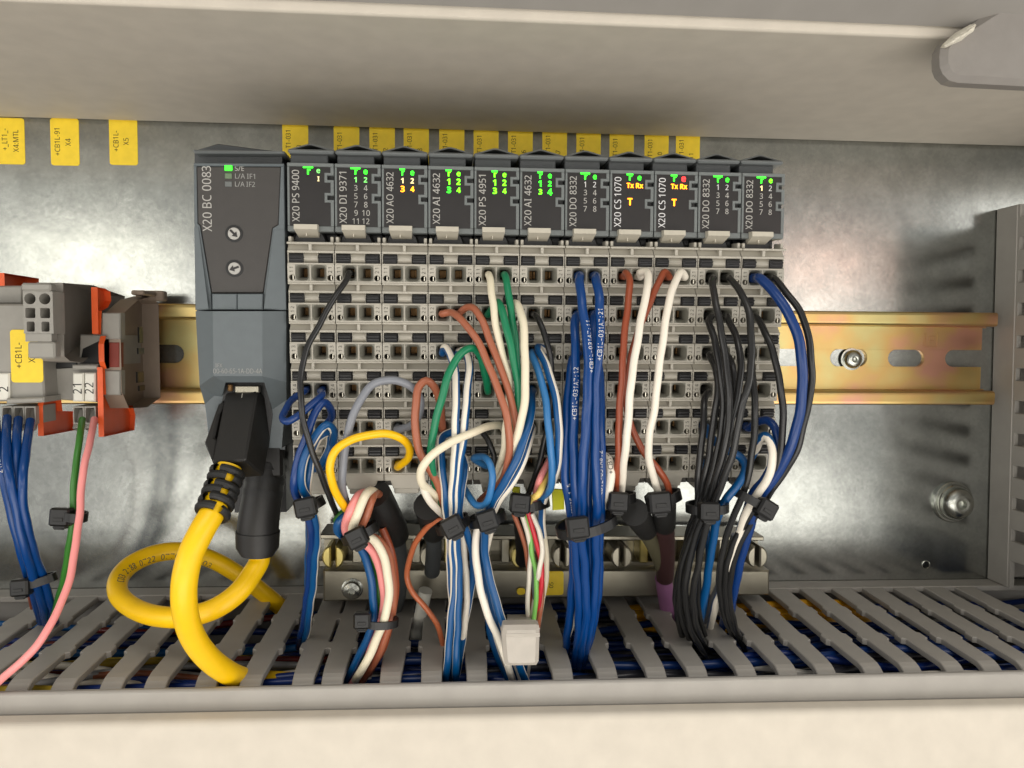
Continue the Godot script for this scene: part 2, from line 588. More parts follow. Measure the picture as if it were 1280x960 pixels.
# ------------------------------------------------------------------ DIN rail
func build_rail() -> void:
	var rail := thing("din_rail", "yellow chromated DIN rail running across the plate", "mounting rail", "", Vector3(0, -4.5, 0))
	rail.rotation.z = deg_to_rad(-0.16)
	var x0 := -190.0
	var x1 := 211.5
	var m := MB.new()
	var th := 1.0
	var side := func(s: float):
		var prof := []
		var centre := [Vector2(12.2, 0.5), Vector2(12.6, 0.62), Vector2(12.9, 1.0), Vector2(13.0, 1.5), Vector2(13.0, 6.0), Vector2(13.15, 6.6), Vector2(13.6, 6.95), Vector2(14.0, 7.0), Vector2(16.6, 7.0), Vector2(17.2, 6.9), Vector2(17.5, 6.5)]
		var upper := []
		var lower := []
		for i in centre.size():
			var a: Vector2 = centre[maxi(i - 1, 0)]
			var b: Vector2 = centre[mini(i + 1, centre.size() - 1)]
			var nn := (b - a).normalized()
			nn = Vector2(-nn.y, nn.x) * th / 2.0
			upper.append(centre[i] + nn)
			lower.append(centre[i] - nn)
		lower.reverse()
		prof = upper + lower
		var poly := []
		for p in prof: poly.append(Vector2(p.y, p.x * s))          # x of the polygon is z of the world
		var k := MB.new()
		k.t = Transform3D(Basis(Vector3(0, 0, 1), Vector3(0, 1, 0), Vector3(-1, 0, 0)), Vector3(x1, 0, 0))
		k.prism(poly, 0.0, x1 - x0)
		return k
	obj("upper_flange", side.call(1.0), M.chromate, rail)
	obj("lower_flange", side.call(-1.0), M.chromate, rail)
	# web: strips above and below the slots and a bridge with round ends between one slot and the next
	var first := P(1038, 447, 1).x
	var hh := 3.35
	var len_ := 14.8
	var pitch := 23.6
	m.box(Vector3(x0, hh, 0), Vector3(x1 - 1.5, 12.2, 1))
	m.box(Vector3(x0, -12.2, 0), Vector3(x1 - 1.5, -hh, 1))
	obj("web", m, M.chromate, rail)
	var k0 := int(floor((x0 - first) / pitch)) + 1
	for k in range(k0, 4):
		var a := first + pitch * (k - 1) + len_
		var b := first + pitch * k
		if k == 3: b = minf(b, x1)
		if a > x1 - 3: continue
		var poly := []
		for i in 9:
			var t := -PI / 2 + PI * i / 8.0
			poly.append(Vector2(a - hh + cos(t) * hh, sin(t) * hh))
		for i in 9:
			var t := PI / 2 + PI * i / 8.0
			poly.append(Vector2(b + hh + cos(t) * hh, sin(t) * hh))
		var br := MB.new()
		br.prism(poly, 0.0, 1.0, 0.2)
		obj("slot_bridge", br, M.chromate, rail)
	var mk := MB.new()
	var o := P(1164, 423, 1.0) - Vector3(0, -4.5, 0)
	for b in [[-3.1, -2.6, -2.6, 2.6], [-2.2, -1.8, -2.6, 2.6], [2.3, 2.75, -3.0, 2.7], [-0.9, -0.45, -2.2, 1.4], [-0.9, 1.4, 1.0, 1.5], [0.9, 1.4, -0.4, 1.4], [-0.9, 1.1, -0.6, -0.2], [-2.6, 2.4, -2.9, -2.5]]:
		mk.box(Vector3(o.x + b[0], o.y + b[2], 1.0), Vector3(o.x + b[1], o.y + b[3], 1.22), 0.1)
	obj("stamped_mark", mk, M.chromate, rail)

	var p := P(1064, 449, 1.0)
	var s := thing("rail_screw", "small zinc pan-head screw fixing the rail through its slot", "screw", "", Vector3(p.x, p.y, 1.0))
	var w := MB.new()
	w.lathe([Vector2(4.3, 0.02), Vector2(4.3, 0.5), Vector2(3, 0.6)], 30)
	obj("washer", w, M.zinc_screw, s)
	w = MB.new()
	var dome := [Vector2(3.5, 0.6), Vector2(3.55, 1.4)]
	for k in 6:
		var a := PI / 2 * (k + 0.5) / 6.0
		dome.append(Vector2(1.0 + 2.4 * cos(a), 1.4 + 1.7 * sin(a)))
	dome.append_array([Vector2(0.9, 2.9), Vector2(0.7, 2.1), Vector2(0.0, 2.0)])
	w.lathe(dome, 30)
	obj("head", w, M.zinc_screw, s)


# ------------------------------------------------------------------ slotted wiring ducts
func finger_mesh() -> ArrayMesh:                       # local: x across, z out of the plate, y up; the front end bends down behind the lid
	var st := []
	for q in [[8.9, 3.9], [10.5, 3.85], [26.5, 3.75], [27.6, 3.8], [28.2, 4.5], [32.2, 4.55], [33.0, 3.75], [34, 3.65], [50.5, 3.6], [51.2, 3.7], [51.8, 4.45], [55.6, 4.5], [56.4, 3.4], [57.5, 3.3], [66, 3.2], [70, 3.1]]:
		st.append([q[0], -2.3 * q[0] / 80.0, q[1]])
	for k in 7:
		var a := PI / 2 * (k + 1) / 7.0
		st.append([71.0 + 7.6 * sin(a), -2.05 - 7.6 * (1.0 - cos(a)), 2.95])
	st.append([78.6, -14.0, 2.95])
	var m := MB.new()
	var top := []
	var bot := []
	for i in st.size():
		var a: Array = st[maxi(i - 1, 0)]
		var b: Array = st[mini(i + 1, st.size() - 1)]
		var d := Vector2(b[0] - a[0], b[1] - a[1]).normalized()
		var nn := Vector2(-d.y, d.x)                   # in (z, y)
		top.append(Vector2(st[i][0], st[i][1]))
		bot.append(Vector2(st[i][0], st[i][1]) - nn * 1.9)
	for i in st.size() - 1:
		var w0: float = st[i][2]
		var w1: float = st[i + 1][2]
		var e := 0.25
		var A := Vector3(-w0 + e, top[i].y, top[i].x); var B := Vector3(w0 - e, top[i].y, top[i].x)
		var C := Vector3(w1 - e, top[i + 1].y, top[i + 1].x); var D := Vector3(-w1 + e, top[i + 1].y, top[i + 1].x)
		var mid := Vector3(0, (bot[i].y + bot[i + 1].y) / 2, (bot[i].x + bot[i + 1].x) / 2)
		m.face(A, B, C, D, mid)
		m.face(Vector3(-w0, bot[i].y, bot[i].x), Vector3(w0, bot[i].y, bot[i].x), Vector3(w1, bot[i + 1].y, bot[i + 1].x), Vector3(-w1, bot[i + 1].y, bot[i + 1].x), Vector3(0, (top[i].y + top[i + 1].y) / 2, (top[i].x + top[i + 1].x) / 2))
		for s in [-1.0, 1.0]:
			var t0: Vector2 = top[i].lerp(bot[i], 0.14)
			var t1: Vector2 = top[i + 1].lerp(bot[i + 1], 0.14)
			var o := Vector3(s * 50.0, 0, 0)
			m.face(Vector3(s * w0, t0.y, t0.x), Vector3(s * w1, t1.y, t1.x), Vector3(s * w1, bot[i + 1].y, bot[i + 1].x), Vector3(s * w0, bot[i].y, bot[i].x), mid - o)
			m.face(Vector3(s * w0, t0.y, t0.x), Vector3(s * w1, t1.y, t1.x), Vector3(s * (w1 - e), top[i + 1].y, top[i + 1].x), Vector3(s * (w0 - e), top[i].y, top[i].x), mid - o * 0.02)
	return m.mesh()


func build_ducts() -> void:
	var fm := finger_mesh()
	var duct := thing("wiring_duct", "grey slotted wiring duct running along the bottom, full of wires", "wiring duct", "", Vector3(0, -91.9, 0))
	duct.rotation.z = deg_to_rad(-0.6)
	var m := MB.new()
	m.box(Vector3(-300, -2.1, 0.3), Vector3(290, 0, 9.0), 0.25)
	obj("base_strip", m, M.duct, duct)
	m = MB.new()
	m.box(Vector3(-300, -62, 0.3), Vector3(280, -2.2, 2.2))
	obj("back_wall", m, M.duct, duct)
	m = MB.new()
	m.box(Vector3(-300, -64, 0.3), Vector3(280, -62, 79))
	obj("bottom_wall", m, M.duct, duct)
	m = MB.new()
	var lid := [Vector2(80.6, -2.9), Vector2(80.2, -2.6), Vector2(79.2, -2.6), Vector2(79.0, -2.9), Vector2(79.0, -60), Vector2(80.8, -60), Vector2(80.8, -3.2)]
	m.t = Transform3D(Basis(Vector3(0, 0, 1), Vector3(0, 1, 0), Vector3(-1, 0, 0)), Vector3(300, 0, 0))
	m.prism(lid, 0.0, 600.0)
	obj("lid", m, M.duct, duct)
	var rf := RandomNumberGenerator.new()
	rf.seed = 3
	for px in [-100, -43, 15, 72, 130.5, 191, 254, 313, 373, 413.7, 489.5, 538, 598, 704.6, 760, 825, 878.7, 935.4, 989, 1041, 1094.3, 1146.6, 1197, 1246.6, 1296, 1345, 1393]:
		var p := P(px, 857, 78)
		var f := obj("finger", fm, M.duct, duct)
		f.position = Vector3(p.x, 0, 0) * U
		f.rotation.z = deg_to_rad(rf.randf_range(-0.5, 0.5))
		f.rotation.y = deg_to_rad(rf.randf_range(-0.6, 0.6))
	# upright duct on the right: the same fingers seen from their side
	var top := P(1246, 262, 0)
	var up := thing("upright_duct", "grey slotted wiring duct standing upright at the right edge", "wiring duct", "", Vector3(215.3, 0, 0))
	up.rotation.z = deg_to_rad(0.65)
	m = MB.new()
	m.box(Vector3(0, -94.0, 0.3), Vector3(2.0, top.y, 11.6), 0.3)
	m.box(Vector3(0.25, -94.0, 11.5), Vector3(2.0, top.y, 12.6))
	obj("base_strip", m, M.duct, up)
	m = MB.new()
	m.box(Vector3(2.1, -93, 0.3), Vector3(62, top.y, 2.2))
	obj("back_wall", m, M.duct, up)
	m = MB.new()
	m.box(Vector3(60, -93, 2.3), Vector3(62, top.y, 79))
	obj("far_wall", m, M.duct, up)
	m = MB.new()
	m.box(Vector3(2.6, -96, 79), Vector3(62, top.y, 80.8))
	obj("lid", m, M.duct, up)
	var fy := P(1268, 303.4, 14).y + 6.25
	for k in 13:
		var y := fy - 12.45 * k
		if y < -90: break
		var f := obj("finger", fm, M.duct, up)
		f.transform = Transform3D(Basis(Vector3(0, 1, 0), Vector3(-1, 0, 0), Vector3(0, 0, 1)), Vector3(0, y, 3.6) * U)
	# wedge clip sitting on the duct, just right of the centre
	var cl := thing("duct_clip", "pale grey plastic retaining clip hooked over the duct front", "clip", "", P(652, 808, 82))
	m = MB.new()
	var sh := pxs([630, 784, 634, 783.6, 671, 783, 674.5, 784.5, 675.2, 790, 674, 829, 671, 834, 640, 834.5, 632, 833.5, 630, 826, 627.5, 795], 86)
	var lc := P(652, 808, 82)
	for i in sh.size(): sh[i] -= Vector2(lc.x, lc.y)
	m.prism(sh, -1.2, 3.6, 1.1)
	for k in 3:
		m.box(P(631, 786 + k * 1.6, 86) - lc + Vector3(0, 0, 3.4), P(673, 786.5 + k * 1.6, 86) - lc + Vector3(0, 0, 3.72), 0.08)
	obj("front_plate", m, M.clip_grey, cl)
	m = MB.new()
	var q0 := P(634, 783, 84) - lc
	var q1 := P(664, 783, 84) - lc
	var q2 := P(664, 768, 60) - lc
	var q3 := P(634, 768, 60) - lc
	for s in [[q0, q1, q2, q3]]:
		var dn := Vector3(0, -1.6, 0)
		var c4: Vector3 = (s[0] + s[1] + s[2] + s[3]) / 4.0 + dn * 0.5
		m.face(s[0], s[1], s[2], s[3], c4)
		m.face(s[0] + dn, s[1] + dn, s[2] + dn, s[3] + dn, c4)
		for i in 4:
			m.face(s[i], s[(i + 1) % 4], s[(i + 1) % 4] + dn, s[i] + dn, c4)
	obj("tongue", m, M.clip_grey, cl)


func build_duct_wires() -> void:                       # the wires lying in the duct, seen only through the slots
	var r := RandomNumberGenerator.new()
	r.seed = 17
	var m := MB.new()
	var blue := [c8(24, 52, 120), c8(20, 44, 105), c8(28, 62, 130), c8(20, 50, 110)]
	var mixed := [c8(24, 52, 120), c8(120, 45, 40), c8(215, 208, 190), c8(150, 92, 66), c8(200, 172, 60), c8(40, 42, 44), c8(24, 52, 120), c8(20, 90, 150), c8(160, 160, 160)]
	for k in 46:
		var x := -300.0
		var y := r.randf_range(-24.0, -8.0)
		var z := r.randf_range(6.0, 76.0)
		var pts := []
		while x < 270.0:
			pts.append(Vector3(x, -91.9 + y + r.randf_range(-3.0, 2.0), clampf(z + r.randf_range(-5, 5), 5, 76)))
			z = clampf(z + r.randf_range(-7, 7), 5, 75)
			x += r.randf_range(28, 46)
		var on_right: Color = blue[k % 4] if k % 6 else c8(50, 52, 56)
		if k % 11 == 5: on_right = c8(205, 200, 190)
		var left: Color = mixed[k % 9]
		var rad := r.randf_range(0.9, 1.5)
		var path := spline(pts, 5.0)
		var half := int(path.size() * 0.47)
		tube(m, path.slice(0, half + 1), rad, left, Color(0, 0, 0), 0.0, 8)
		tube(m, path.slice(half), rad, on_right, Color(0, 0, 0), 0.0, 8)
	var y_ := [[330, 12, 0], [420, 12, 1]]
	for k in 3:                                        # orange-yellow cables at the back right of the duct
		var pts := []
		for i in 9:
			pts.append(Vector3(66 + i * 11.5, -93.4 - 5.6 - k * 1.5 + sin(i * 1.3 + k) * 0.8, 13.0 + k * 4.6 + cos(i + k * 2.0) * 1.2))
		tube(m, spline(pts, 5.0), 2.2, c8(226, 166, 30), Color(0, 0, 0), 0.0, 8)
	var o := obj("duct_wires", m, M.insulation)
	o.set_meta("kind", "stuff")
	tag(o, "tangle of blue, white, red and brown wires lying inside the duct", "wires")


# ------------------------------------------------------------------ curves
func spline(pts: Array, step := 1.2) -> Array:         # centripetal Catmull-Rom through the points, sampled evenly
	var clean := [pts[0]]
	for p in pts:
		if clean[-1].distance_to(p) > 0.05: clean.append(p)
	var ext: Array = [clean[0] * 2.0 - clean[1]] + clean + [clean[-1] * 2.0 - clean[-2]]
	var dense := []
	for i in range(1, ext.size() - 2):
		var p0: Vector3 = ext[i - 1]; var p1: Vector3 = ext[i]; var p2: Vector3 = ext[i + 1]; var p3: Vector3 = ext[i + 2]
		var t1 := sqrt(p0.distance_to(p1)); var t2 := t1 + sqrt(p1.distance_to(p2)); var t3 := t2 + sqrt(p2.distance_to(p3))
		var cnt := maxi(2, int(ceil(p1.distance_to(p2) / step)))
		for k in cnt:
			var t := lerpf(t1, t2, float(k) / cnt)
			var a1 := p0 * ((t1 - t) / t1) + p1 * (t / t1)
			var a2 := p1 * ((t2 - t) / (t2 - t1)) + p2 * ((t - t1) / (t2 - t1))
			var a3 := p2 * ((t3 - t) / (t3 - t2)) + p3 * ((t - t2) / (t3 - t2))
			var b1 := a1 * ((t2 - t) / t2) + a2 * (t / t2)
			var b2 := a2 * ((t3 - t) / (t3 - t1)) + a3 * ((t - t1) / (t3 - t1))
			dense.append(b1 * ((t2 - t) / (t2 - t1)) + b2 * ((t - t1) / (t2 - t1)))
	dense.append(clean[-1])
	return dense


func frames(path: Array) -> Array:                     # [tangent, side that looks out of the plate, binormal] at every sample
	var out := []
	var ref := Vector3(0.08, 0.45, 1.0).normalized()
	var last := Vector3.ZERO
	for i in path.size():
		var t: Vector3 = (path[mini(i + 1, path.size() - 1)] - path[maxi(i - 1, 0)]).normalized()
		var nn := ref - t * ref.dot(t)
		if nn.length() < 0.25 and last != Vector3.ZERO:
			nn = last - t * last.dot(t)
		nn = nn.normalized()
		if last != Vector3.ZERO and nn.dot(last) < 0.9:
			nn = (last.lerp(nn, 0.35))
			nn = (nn - t * nn.dot(t)).normalized()
		last = nn
		out.append([t, nn, t.cross(nn)])
	return out


func tube(m: MB, path: Array, r0: float, color: Color, stripe: Color, share := 0.0, sides := 12, phase := 0.0, twist := 0.0, r1 := -1.0) -> void:
	var fr := frames(path)
	var lin := color.srgb_to_linear()
	var lin2 := stripe.srgb_to_linear()
	var run := 0.0
	var prev := []
	var pn := []
	for i in path.size():
		var row := []
		var nr := []
		var r := r0 if r1 < 0.0 else lerpf(r0, r1, float(i) / (path.size() - 1))
		if i: run += path[i].distance_to(path[i - 1])
		for k in sides:
			var a := TAU * k / sides + phase + twist * run
			var d: Vector3 = fr[i][1] * cos(a) + fr[i][2] * sin(a)
			row.append(path[i] + d * r)
			nr.append(d)
		if i:
			for k in sides:
				var j := (k + 1) % sides
				m.col = lin2 if share > 0.0 and (k + 0.5) / sides < share else lin
				m.tri(prev[k], prev[j], row[j], pn[k], pn[j], nr[j])
				m.tri(prev[k], row[j], row[k], pn[k], nr[j], nr[k])
		prev = row
		pn = nr
	m.col = lin
	for e in [0, path.size() - 1]:
		var t: Vector3 = fr[e][0] * (-1.0 if e == 0 else 1.0)
		var r := r0 if r1 < 0.0 or e == 0 else r1
		for k in sides:
			var a := TAU * k / sides; var b := TAU * (k + 1) / sides
			m.tri(path[e], path[e] + (fr[e][1] * cos(a) + fr[e][2] * sin(a)) * r, path[e] + (fr[e][1] * cos(b) + fr[e][2] * sin(b)) * r, t, t, t)
	m.col = Color.WHITE


func print_along(called: String, s: String, cap: float, f: Font, mat_: Material, path: Array, r: float, start: float, angle: float, parent: Node, flip := false) -> void:   # lettering printed on a round cable
	var tm := TextMesh.new()
	tm.text = s
	tm.font = f
	tm.font_size = 32
	tm.pixel_size = cap / 24.0
	tm.depth = 0.05
	tm.curve_step = 2.0
	tm.horizontal_alignment = HORIZONTAL_ALIGNMENT_LEFT
	tm.vertical_alignment = VERTICAL_ALIGNMENT_CENTER
	var arr := tm.get_mesh_arrays()
	var vs: PackedVector3Array = arr[Mesh.ARRAY_VERTEX]
	var idx: PackedInt32Array = arr[Mesh.ARRAY_INDEX] if arr[Mesh.ARRAY_INDEX] != null else PackedInt32Array(range(vs.size()))
	var fr := frames(path)
	var dist := [0.0]
	for i in range(1, path.size()): dist.append(dist[-1] + path[i].distance_to(path[i - 1]))
	var pos := PackedVector3Array()
	var nrm := PackedVector3Array()
	for p in vs:
		var d := clampf(start + (-p.x if flip else p.x), 0.0, dist[-1] - 0.01)
		var i := clampi(dist.bsearch(d) - 1, 0, path.size() - 2)
		var k: float = clampf((d - dist[i]) / maxf(0.001, dist[i + 1] - dist[i]), 0, 1)
		var c: Vector3 = path[i].lerp(path[i + 1], k)
		var a := angle + (p.y if flip else -p.y) / r
		var n0: Vector3 = fr[i][1].lerp(fr[i + 1][1], k).normalized()
		var b0: Vector3 = fr[i][2].lerp(fr[i + 1][2], k).normalized()
		var dir := n0 * cos(a) + b0 * sin(a)
		pos.append((c + dir * (r + 0.03 + p.z)) * U)
		nrm.append(dir)
	var am := ArrayMesh.new()
	var ar := []
	ar.resize(Mesh.ARRAY_MAX)
	ar[Mesh.ARRAY_VERTEX] = pos
	ar[Mesh.ARRAY_NORMAL] = nrm
	ar[Mesh.ARRAY_INDEX] = idx
	am.add_surface_from_arrays(Mesh.PRIMITIVE_TRIANGLES, ar)
	obj(called, am, mat_, parent)


# ------------------------------------------------------------------ bus controller
func build_controller() -> void:
	var g := thing("bus_controller", "wide grey bus controller at the left end of the module row", "controller", "", P(243, 204, 78))
	var o := P(243, 204, 78)
	var at := func(list: Array, z: float):
		var a := pxs(list, z)
		for i in a.size(): a[i] -= Vector2(o.x, o.y)
		return a
	var z := func(v: float): return v - o.z
	var m := MB.new()                                  # body behind
	m.prism(at.call([246, 206, 355, 207, 358, 386, 357, 500, 352, 560, 262, 560, 256, 500, 249, 470, 246, 388], 70), z.call(8.0), z.call(70.0))
	obj("body", m, M.controller_grey, g)
	m = MB.new()
	m.box(P(300, 560, 40) - o + Vector3(-2, 0, 0), P(358, 640, 40) - o + Vector3(0, 0, -28))
	obj("base_foot", m, M.black, g)
	# upper housing: frame round the dark panel, with sloped cheeks lower down
	m = MB.new()
	m.prism(at.call([242, 203.5, 354.5, 204.5, 354.5, 208, 242, 207.5], 78), z.call(66), z.call(78.2), 0.25)
	m.prism(at.call([242, 207.5, 245.2, 207.5, 246.6, 279, 249.5, 282, 263.5, 366.5, 265, 387.5, 244, 387.5], 78), z.call(66), z.call(78.0), 0.15)
	m.prism(at.call([351, 208, 354.5, 208, 357.2, 387.5, 327, 387.5, 329.5, 366.5, 341, 285, 348, 281], 78), z.call(66), z.call(78.0), 0.15)
	obj("upper_housing", m, M.controller_grey, g)
	m = MB.new()                                       # cheeks that slope back on either side of the panel's lower part
	for side in [[[242.3, 284, 247.5, 284, 262, 386, 244.5, 386], -1.0], [[342.5, 288, 355, 286, 357, 386, 331, 386], 1.0]]:
		var a: Array = at.call(side[0], 78.4)
		var back := 2.6
		var p0 := Vector3(a[0].x, a[0].y, z.call(78.2)); var p1 := Vector3(a[1].x, a[1].y, z.call(78.2))
		var p2 := Vector3(a[2].x, a[2].y, z.call(79.4)); var p3 := Vector3(a[3].x, a[3].y, z.call(78.0))
		if side[1] > 0:
			p2 = Vector3(a[2].x, a[2].y, z.call(78.0)); p3 = Vector3(a[3].x, a[3].y, z.call(79.4))
		m.face(p0, p1, p2, p3, (p0 + p2) / 2 - Vector3(0, 0, 5))
	obj("cheek_face", m, M.controller_grey, g)
	m = MB.new()
	m.prism(at.call([245.4, 207.8, 350.8, 208.4, 347.8, 280.6, 340.6, 284.8, 328.8, 366, 264.2, 366, 250.2, 282, 247, 279.4], 78), z.call(70), z.call(77.85), 0.2)
	obj("dark_panel", m, M.panel_controller, g)
	for q in [[265.5, 367.2, 296.2, 367.2, 296.2, 387.2, 265.8, 387.2], [297, 367.2, 328.5, 367.2, 328.3, 387.2, 297, 387.2]]:
		m = MB.new()
		m.prism(at.call(q, 79), z.call(70), z.call(79.4), 0.2)
		obj("cover_plate", m, M.controller_grey, g)
	# lower cover: flat middle, sloped sides, slanted end over the network socket
	m = MB.new()
	var F := [P(266, 389, 80.5), P(328, 389, 80.5), P(328, 470, 79.5), P(267, 470, 79.5)]
	var L := [P(244.4, 389, 77.0), P(357.4, 389, 77.0), P(358, 500, 70.0), P(256, 505, 70.0)]
	for k in 4: F[k] -= o; L[k] -= o
	var inside := Vector3(12, -45, -30)
	var B1 := P(249.5, 482, 74.5) - o
	var B2 := P(357.8, 478, 74.5) - o
	m.face(F[0], F[1], F[2], F[3], inside)
	m.face(L[0], F[0], F[3], B1, inside)
	m.face(F[1], L[1], B2, F[2], inside)
	m.tri(L[0], F[0], L[0] + Vector3(0, 0, -8), Vector3.UP, Vector3.UP, Vector3.UP)
	m.face(L[0], L[1], L[1] + Vector3(0, 0, -6), L[0] + Vector3(0, 0, -6), inside)
	m.face(L[0], F[0], F[1], L[1], inside)
	var S1 := P(282, 478, 77.6) - o; var S2 := P(333, 478, 77.6) - o
	var S3 := P(343, 520, 68.0) - o; var S4 := P(276, 500, 68.0) - o
	m.face(F[3], F[2], S2, S1, inside)
	m.face(B1, F[3], S1, S4, inside)
	m.face(F[2], B2, S3, S2, inside)
	m.face(B1, S4, L[3], L[3], inside)
	m.face(B2, L[2], S3, S3, inside)
	m.face(L[3], S4, P(279, 560, 64) - o, P(264, 560, 64) - o, inside)
	m.face(L[2], S3, P(345, 562, 64) - o, P(356, 562, 64) - o, inside)
	m.face(L[0], B1, B1 + Vector3(0, 0, -12), L[0] + Vector3(0, 0, -12), inside)
	m.face(B1, L[3], L[3] + Vector3(0, 0, -12), B1 + Vector3(0, 0, -12), inside)
	m.face(L[1], B2, B2 + Vector3(0, 0, -12), L[1] + Vector3(0, 0, -12), inside)
	m.face(B2, L[2], L[2] + Vector3(0, 0, -12), B2 + Vector3(0, 0, -12), inside)
	obj("lower_cover", m, M.controller_grey, g)
	m = MB.new()
	m.prism(at.call([283, 478, 333, 478, 341, 518, 336, 560, 282, 560, 278, 502], 70), z.call(69), z.call(70.4))
	obj("socket_recess", m, M.black, g)
	m = MB.new()
	m.box(P(293, 482, 74) - o, P(326, 491, 72.5) - o, 0.3)
	obj("port_shield", m, M.nickel, g)
	m = MB.new()
	m.box(P(284, 480, 74) - o, P(292, 489, 72.5) - o, 0.3)
	obj("port_tab", m, M.brass, g)
	# top latch: roof, ledge and recess
	m = MB.new()
	m.prism(at.call([243, 188, 356, 190, 318, 185.5, 272, 179.5], 66), z.call(30), z.call(66), 0.3)
	obj("top_roof", m, M.dark_grey, g)
	m = MB.new()
	m.prism(at.call([241, 187, 355.5, 189, 355.5, 192.5, 243, 191.8], 76), z.call(60), z.call(76.5), 0.5)
	obj("top_ledge", m, M.ledge_grey, g)
	m = MB.new()
	m.prism(at.call([244, 191.5, 353, 192, 353, 205, 244, 204], 72), z.call(40), z.call(72.5))
	obj("top_recess", m, M.dark_grey, g)
	# rotary address switches
	for q in [[292.5, 292, -45.0], [293, 335.5, 200.0]]:
		var c := P(q[0], q[1], 77.9) - o
		m = MB.new()
		m.t.origin = c
		m.lathe([Vector2(2.35, -0.3), Vector2(2.3, 0.1), Vector2(1.75, 0.12), Vector2(1.7, -0.3)], 28)
		var sw := obj("rotary_switch", m, M.black, g)
		m = MB.new()
		m.t.origin = c
		m.lathe([Vector2(1.65, -0.2), Vector2(1.6, 0.12), Vector2(1.5, 0.2), Vector2(0, 0.2)], 28)
		obj("dial", m, M.print_grey, sw)
		m = MB.new()
		m.t = Transform3D(Basis(Vector3.BACK, deg_to_rad(q[2])), c)
		m.prism([Vector2(-1.3, -0.28), Vector2(0.1, -0.28), Vector2(0.1, -0.85), Vector2(1.35, 0), Vector2(0.1, 0.85), Vector2(0.1, 0.28), Vector2(-1.3, 0.28)], 0.15, 0.32)
		obj("arrow_slot", m, M.panel_dark, sw)
	# status lights and lettering
	var lit := [["led_green", 210], ["led_dim", 220.2], ["led_off", 230.2]]
	M["led_dim"] = mat("led_dim", c8(104, 124, 96), 0.5)
	M["led_off"] = mat("led_off", c8(104, 108, 106), 0.5)
	for q in lit:
		m = MB.new()
		m.box(P(281.2, q[1] - 3.4, 77.9) - o, P(290.2, q[1] + 3.4, 77.9) - o + Vector3(0, 0, 0.25), 0.1)
		obj("status_light", m, M[q[0]], g)
	for q in [["S/E", 210.6, "print_grey"], ["L/A IF1", 220.2, "print_dim"], ["L/A IF2", 230.2, "print_dim"]]:
		text("lettering", q[0], 1.3, M[q[2]], g, P(293, q[1], 77.9) - o, 0, false, HORIZONTAL_ALIGNMENT_LEFT, 2.4 if q[0] == "S/E" else 5.2)
	text("lettering", "X20 BC 0083", 2.35, M.print_grey, g, P(259, 248, 77.9) - o, 90, false, HORIZONTAL_ALIGNMENT_CENTER, 17.2)
	var t1 := text("lettering", "IFX", 1.0, M.print_dim, g, P(269, 457, 79.75) - o, 0, false, HORIZONTAL_ALIGNMENT_LEFT)
	text("lettering", "00-60-65-1A-DD-4A", 1.3, M.print_dim, g, P(297, 464, 79.65) - o, 0, false, HORIZONTAL_ALIGNMENT_CENTER, 12.8)


# ------------------------------------------------------------------ I/O modules and their terminal blocks
func module_shape(o: Node3D) -> void:                  # local: frame top-left at 0, y down negative, front at z 0
	var d := func(list: Array):
		var a := []
		for i in range(0, list.size(), 2): a.append(Vector2(list[i], -list[i + 1]))
		return a
	var m := MB.new()
	m.box(Vector3(0.2, -0.4, -62), Vector3(12.2, -17.9, -1.5))
	m.box(Vector3(0.3, -17.9, -62), Vector3(12.1, -21.6, -7.0))
	m.box(Vector3(0.2, 4.0, -64), Vector3(12.2, -70, -40))
	obj("housing", m, M.black, o)
	m = MB.new()
	m.box(Vector3(0.1, 0, -3), Vector3(12.35, -0.95, 0.15), 0.12)
	m.box(Vector3(0.1, -0.97, -3), Vector3(0.68, -16.68, 0.1), 0.1)
	m.box(Vector3(0.1, -16.7, -3), Vector3(12.35, -18.2, 0.15), 0.15)
	m.prism(d.call([11.5, 0.97, 12.35, 0.97, 12.35, 3.2, 10.6, 3.2, 10.6, 4.4, 12.35, 4.4, 12.35, 8.5, 10.6, 8.5, 10.6, 9.7, 12.35, 9.7, 12.35, 16.68, 11.5, 16.68, 11.5, 10.4, 9.9, 10.4, 9.9, 7.8, 11.5, 7.8, 11.5, 5.1, 9.9, 5.1, 9.9, 2.5, 11.5, 2.5]), -3, 0.1, 0.06)
	obj("frame", m, M.frame_grey, o)
	m = MB.new()
	m.prism(d.call([0.7, 0.97, 11.48, 0.97, 11.48, 2.48, 9.88, 2.48, 9.88, 5.12, 11.48, 5.12, 11.48, 7.78, 9.88, 7.78, 9.88, 10.42, 11.48, 10.42, 11.48, 16.68, 0.7, 16.68]), -1.0, -0.06)
	obj("face_panel", m, M.panel_dark, o)
	m = MB.new()
	m.box(Vector3(0.35, 2.9, -20), Vector3(10.3, 0.02, -3.2), 0.2)
	obj("top_recess", m, M.dark_grey, o)
	m = MB.new()
	m.box(Vector3(0.1, 3.9, -14), Vector3(12.3, 2.75, -0.9), 0.4)
	obj("top_ledge", m, M.ledge_grey, o)
	m = MB.new()
	m.prism(d.call([0.0, -3.5, 12.4, -3.5, 12.35, -4.0, 6.4, -5.6, 5.4, -5.6, 0.05, -4.0]), -34, -1.6, 0.5)
	obj("top_roof", m, M.ledge_grey, o)


